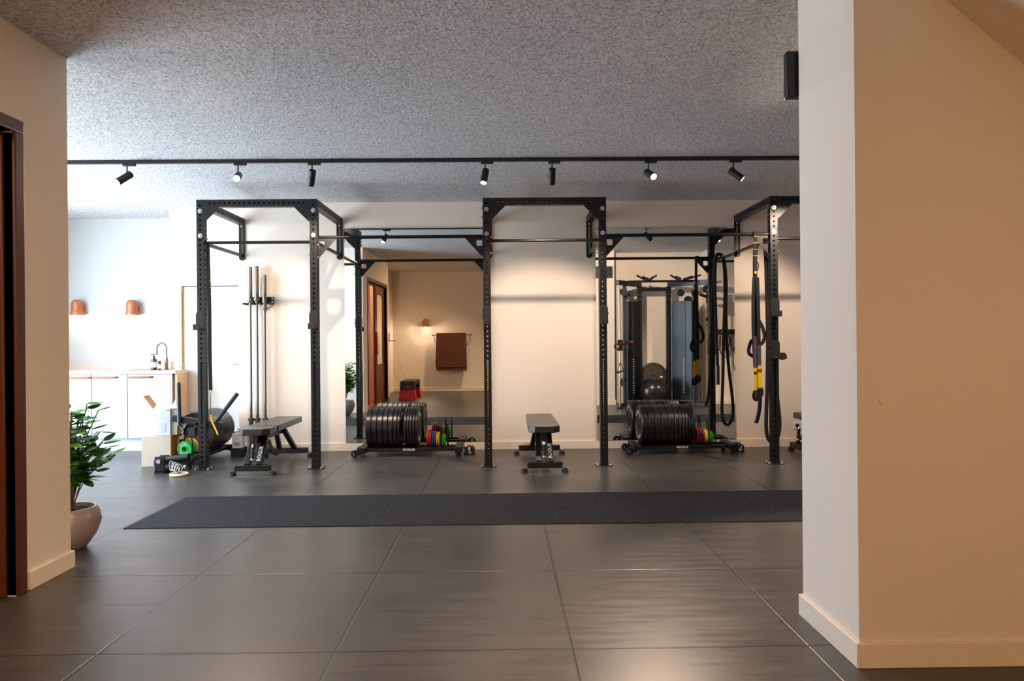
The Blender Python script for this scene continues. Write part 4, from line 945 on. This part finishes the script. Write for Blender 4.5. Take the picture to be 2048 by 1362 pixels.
for x, y, z, r in ((2.20, 3.86, 2.14, .07), (2.38, 3.55, 2.13, .06), (3.36, 3.45, 2.14, .07), (3.47, 3.55, 2.00, .075), (3.55, 3.75, 2.12, .07), (3.72, 3.90, 2.18, .07)):
    d.cyl((x, y-.012, z), (x, y+.012, z), r, 24)
d.build('pulleys', 'trainer_blue', t)
for x0_, x1_ in ((2.44, 2.66), (2.80, 2.70), (3.06, 3.26), (3.62, 3.34)):
    MB().tube([(x1_, YB+.42, 2.36), (x1_, YB+.55, 2.38), (x0_ if False else (x0_+x1_)/2, YB+.58, 2.42)], .017, 10, 3).build('pull_up_grip', 'rubber_matte', t)
    MB().cyl((x1_, YB+.42, 2.36), (x0_, YB+.62, 2.44), .017, 12).build('pull_up_grip', 'rubber_matte', t)
d = MB(); d.bar((2.24, 3.70, .05), (2.60, 3.20, .05), .08, .07); d.bar((3.58, 3.70, .05), (3.16, 3.20, .05), .08, .07); d.bar((2.60, 3.16, .22), (3.16, 3.16, .22), .06, .06); d.build('base_frame', 'trainer_dark', t, bevel=.005)
d = MB()
for x in (2.60, 3.16):
    for sx in (-.03, .03):
        for z in (2.03, 2.12): d.cyl((x+sx, 3.32, z), (x+sx, 3.325, z), .009, 10)
d.build('bolts', 'zinc', t)
tag(MB().sphere((2.80, 3.62, .275), .275, 32).build('exercise_ball', 'ball_black', smooth=60), 'glossy black exercise ball on the floor, seen in the right mirror', 'ball')
m_ = Matrix.Translation((2.88, 3.165, .53)) @ Matrix.Rotation(R(-82), 4, 'X')
t = thing('balance_trainer', 'dark round balance trainer disc leaning behind the black ball', 'balance trainer', (2.88, 3.165, .53)); mm = Matrix.Rotation(R(-84), 4, 'X')
MB().lathe([(.0001, .0), (.26, .0), (.275, .01), (.275, .035), (.245, .045), (.23, .032), (.06, .03), (.055, .045), (.04, .045), (.035, .02), (.0001, .02)], mm, 40).build('platform', 'disc_brown', t)
MB().box(.13, .18, .034, .037, -.02, .015).build('sticker', 'label_cream', t)
# band storage on the alcove wall
t = thing('band_rack', 'black wall rack with hanging brown and black bands in the mirror', 'wall rack', (4.28, 3.30, 1.40))
MB().box(-.22, .20, 0, .02, -.06, .04).build('back_plate', 'dark_trim', t, bevel=.003)
for k in range(6):
    x = -.18+.068*k; MB().cyl((x, .02, -.01), (x, .16, .01), .008, 10).build('peg', 'rack_steel', t)
    w_ = .03+.012*(k % 3); L = .36+.10*(k % 2)+.07*(k == 5)*5
    MB().tube([(x, .07+.012*k % .07, .02), (x-w_, .08, -.06), (x-w_*1.2, .08, -L*.7), (x, .08, -L), (x+w_*1.2, .08, -L*.7), (x+w_, .08, -.06), (x, .07+.012*k % .07, .02)], .009, 8, 4).build('band', 'band_brown' if k < 4 else 'strap', t)
MB().lathe([(.02, -.008), (.03, -.008), (.03, .008), (.02, .008)], Matrix.Translation((-.12, .17, .0)) @ Matrix.Rotation(R(90), 4, 'X'), 20, close=True).build('ring', 'label_cream', t)
t = thing('added_downlight', 'added unseen round black downlight on the ceiling above the viewer', 'ceiling lamp', (-.22, .75, H-.001))  # added fixture for the front fill beam, not visible in the mirrors
MB().lathe([(.0001, 0), (.07, 0), (.07, -.03), (.062, -.03), (.060, -.012), (.0001, -.012)], None, 24).build('housing', 'dark_trim', t)
MB().lathe([(.0001, -.013), (.058, -.013), (.058, -.016), (.0001, -.016)], None, 24).build('lens', 'lamp_glow_soft', t)
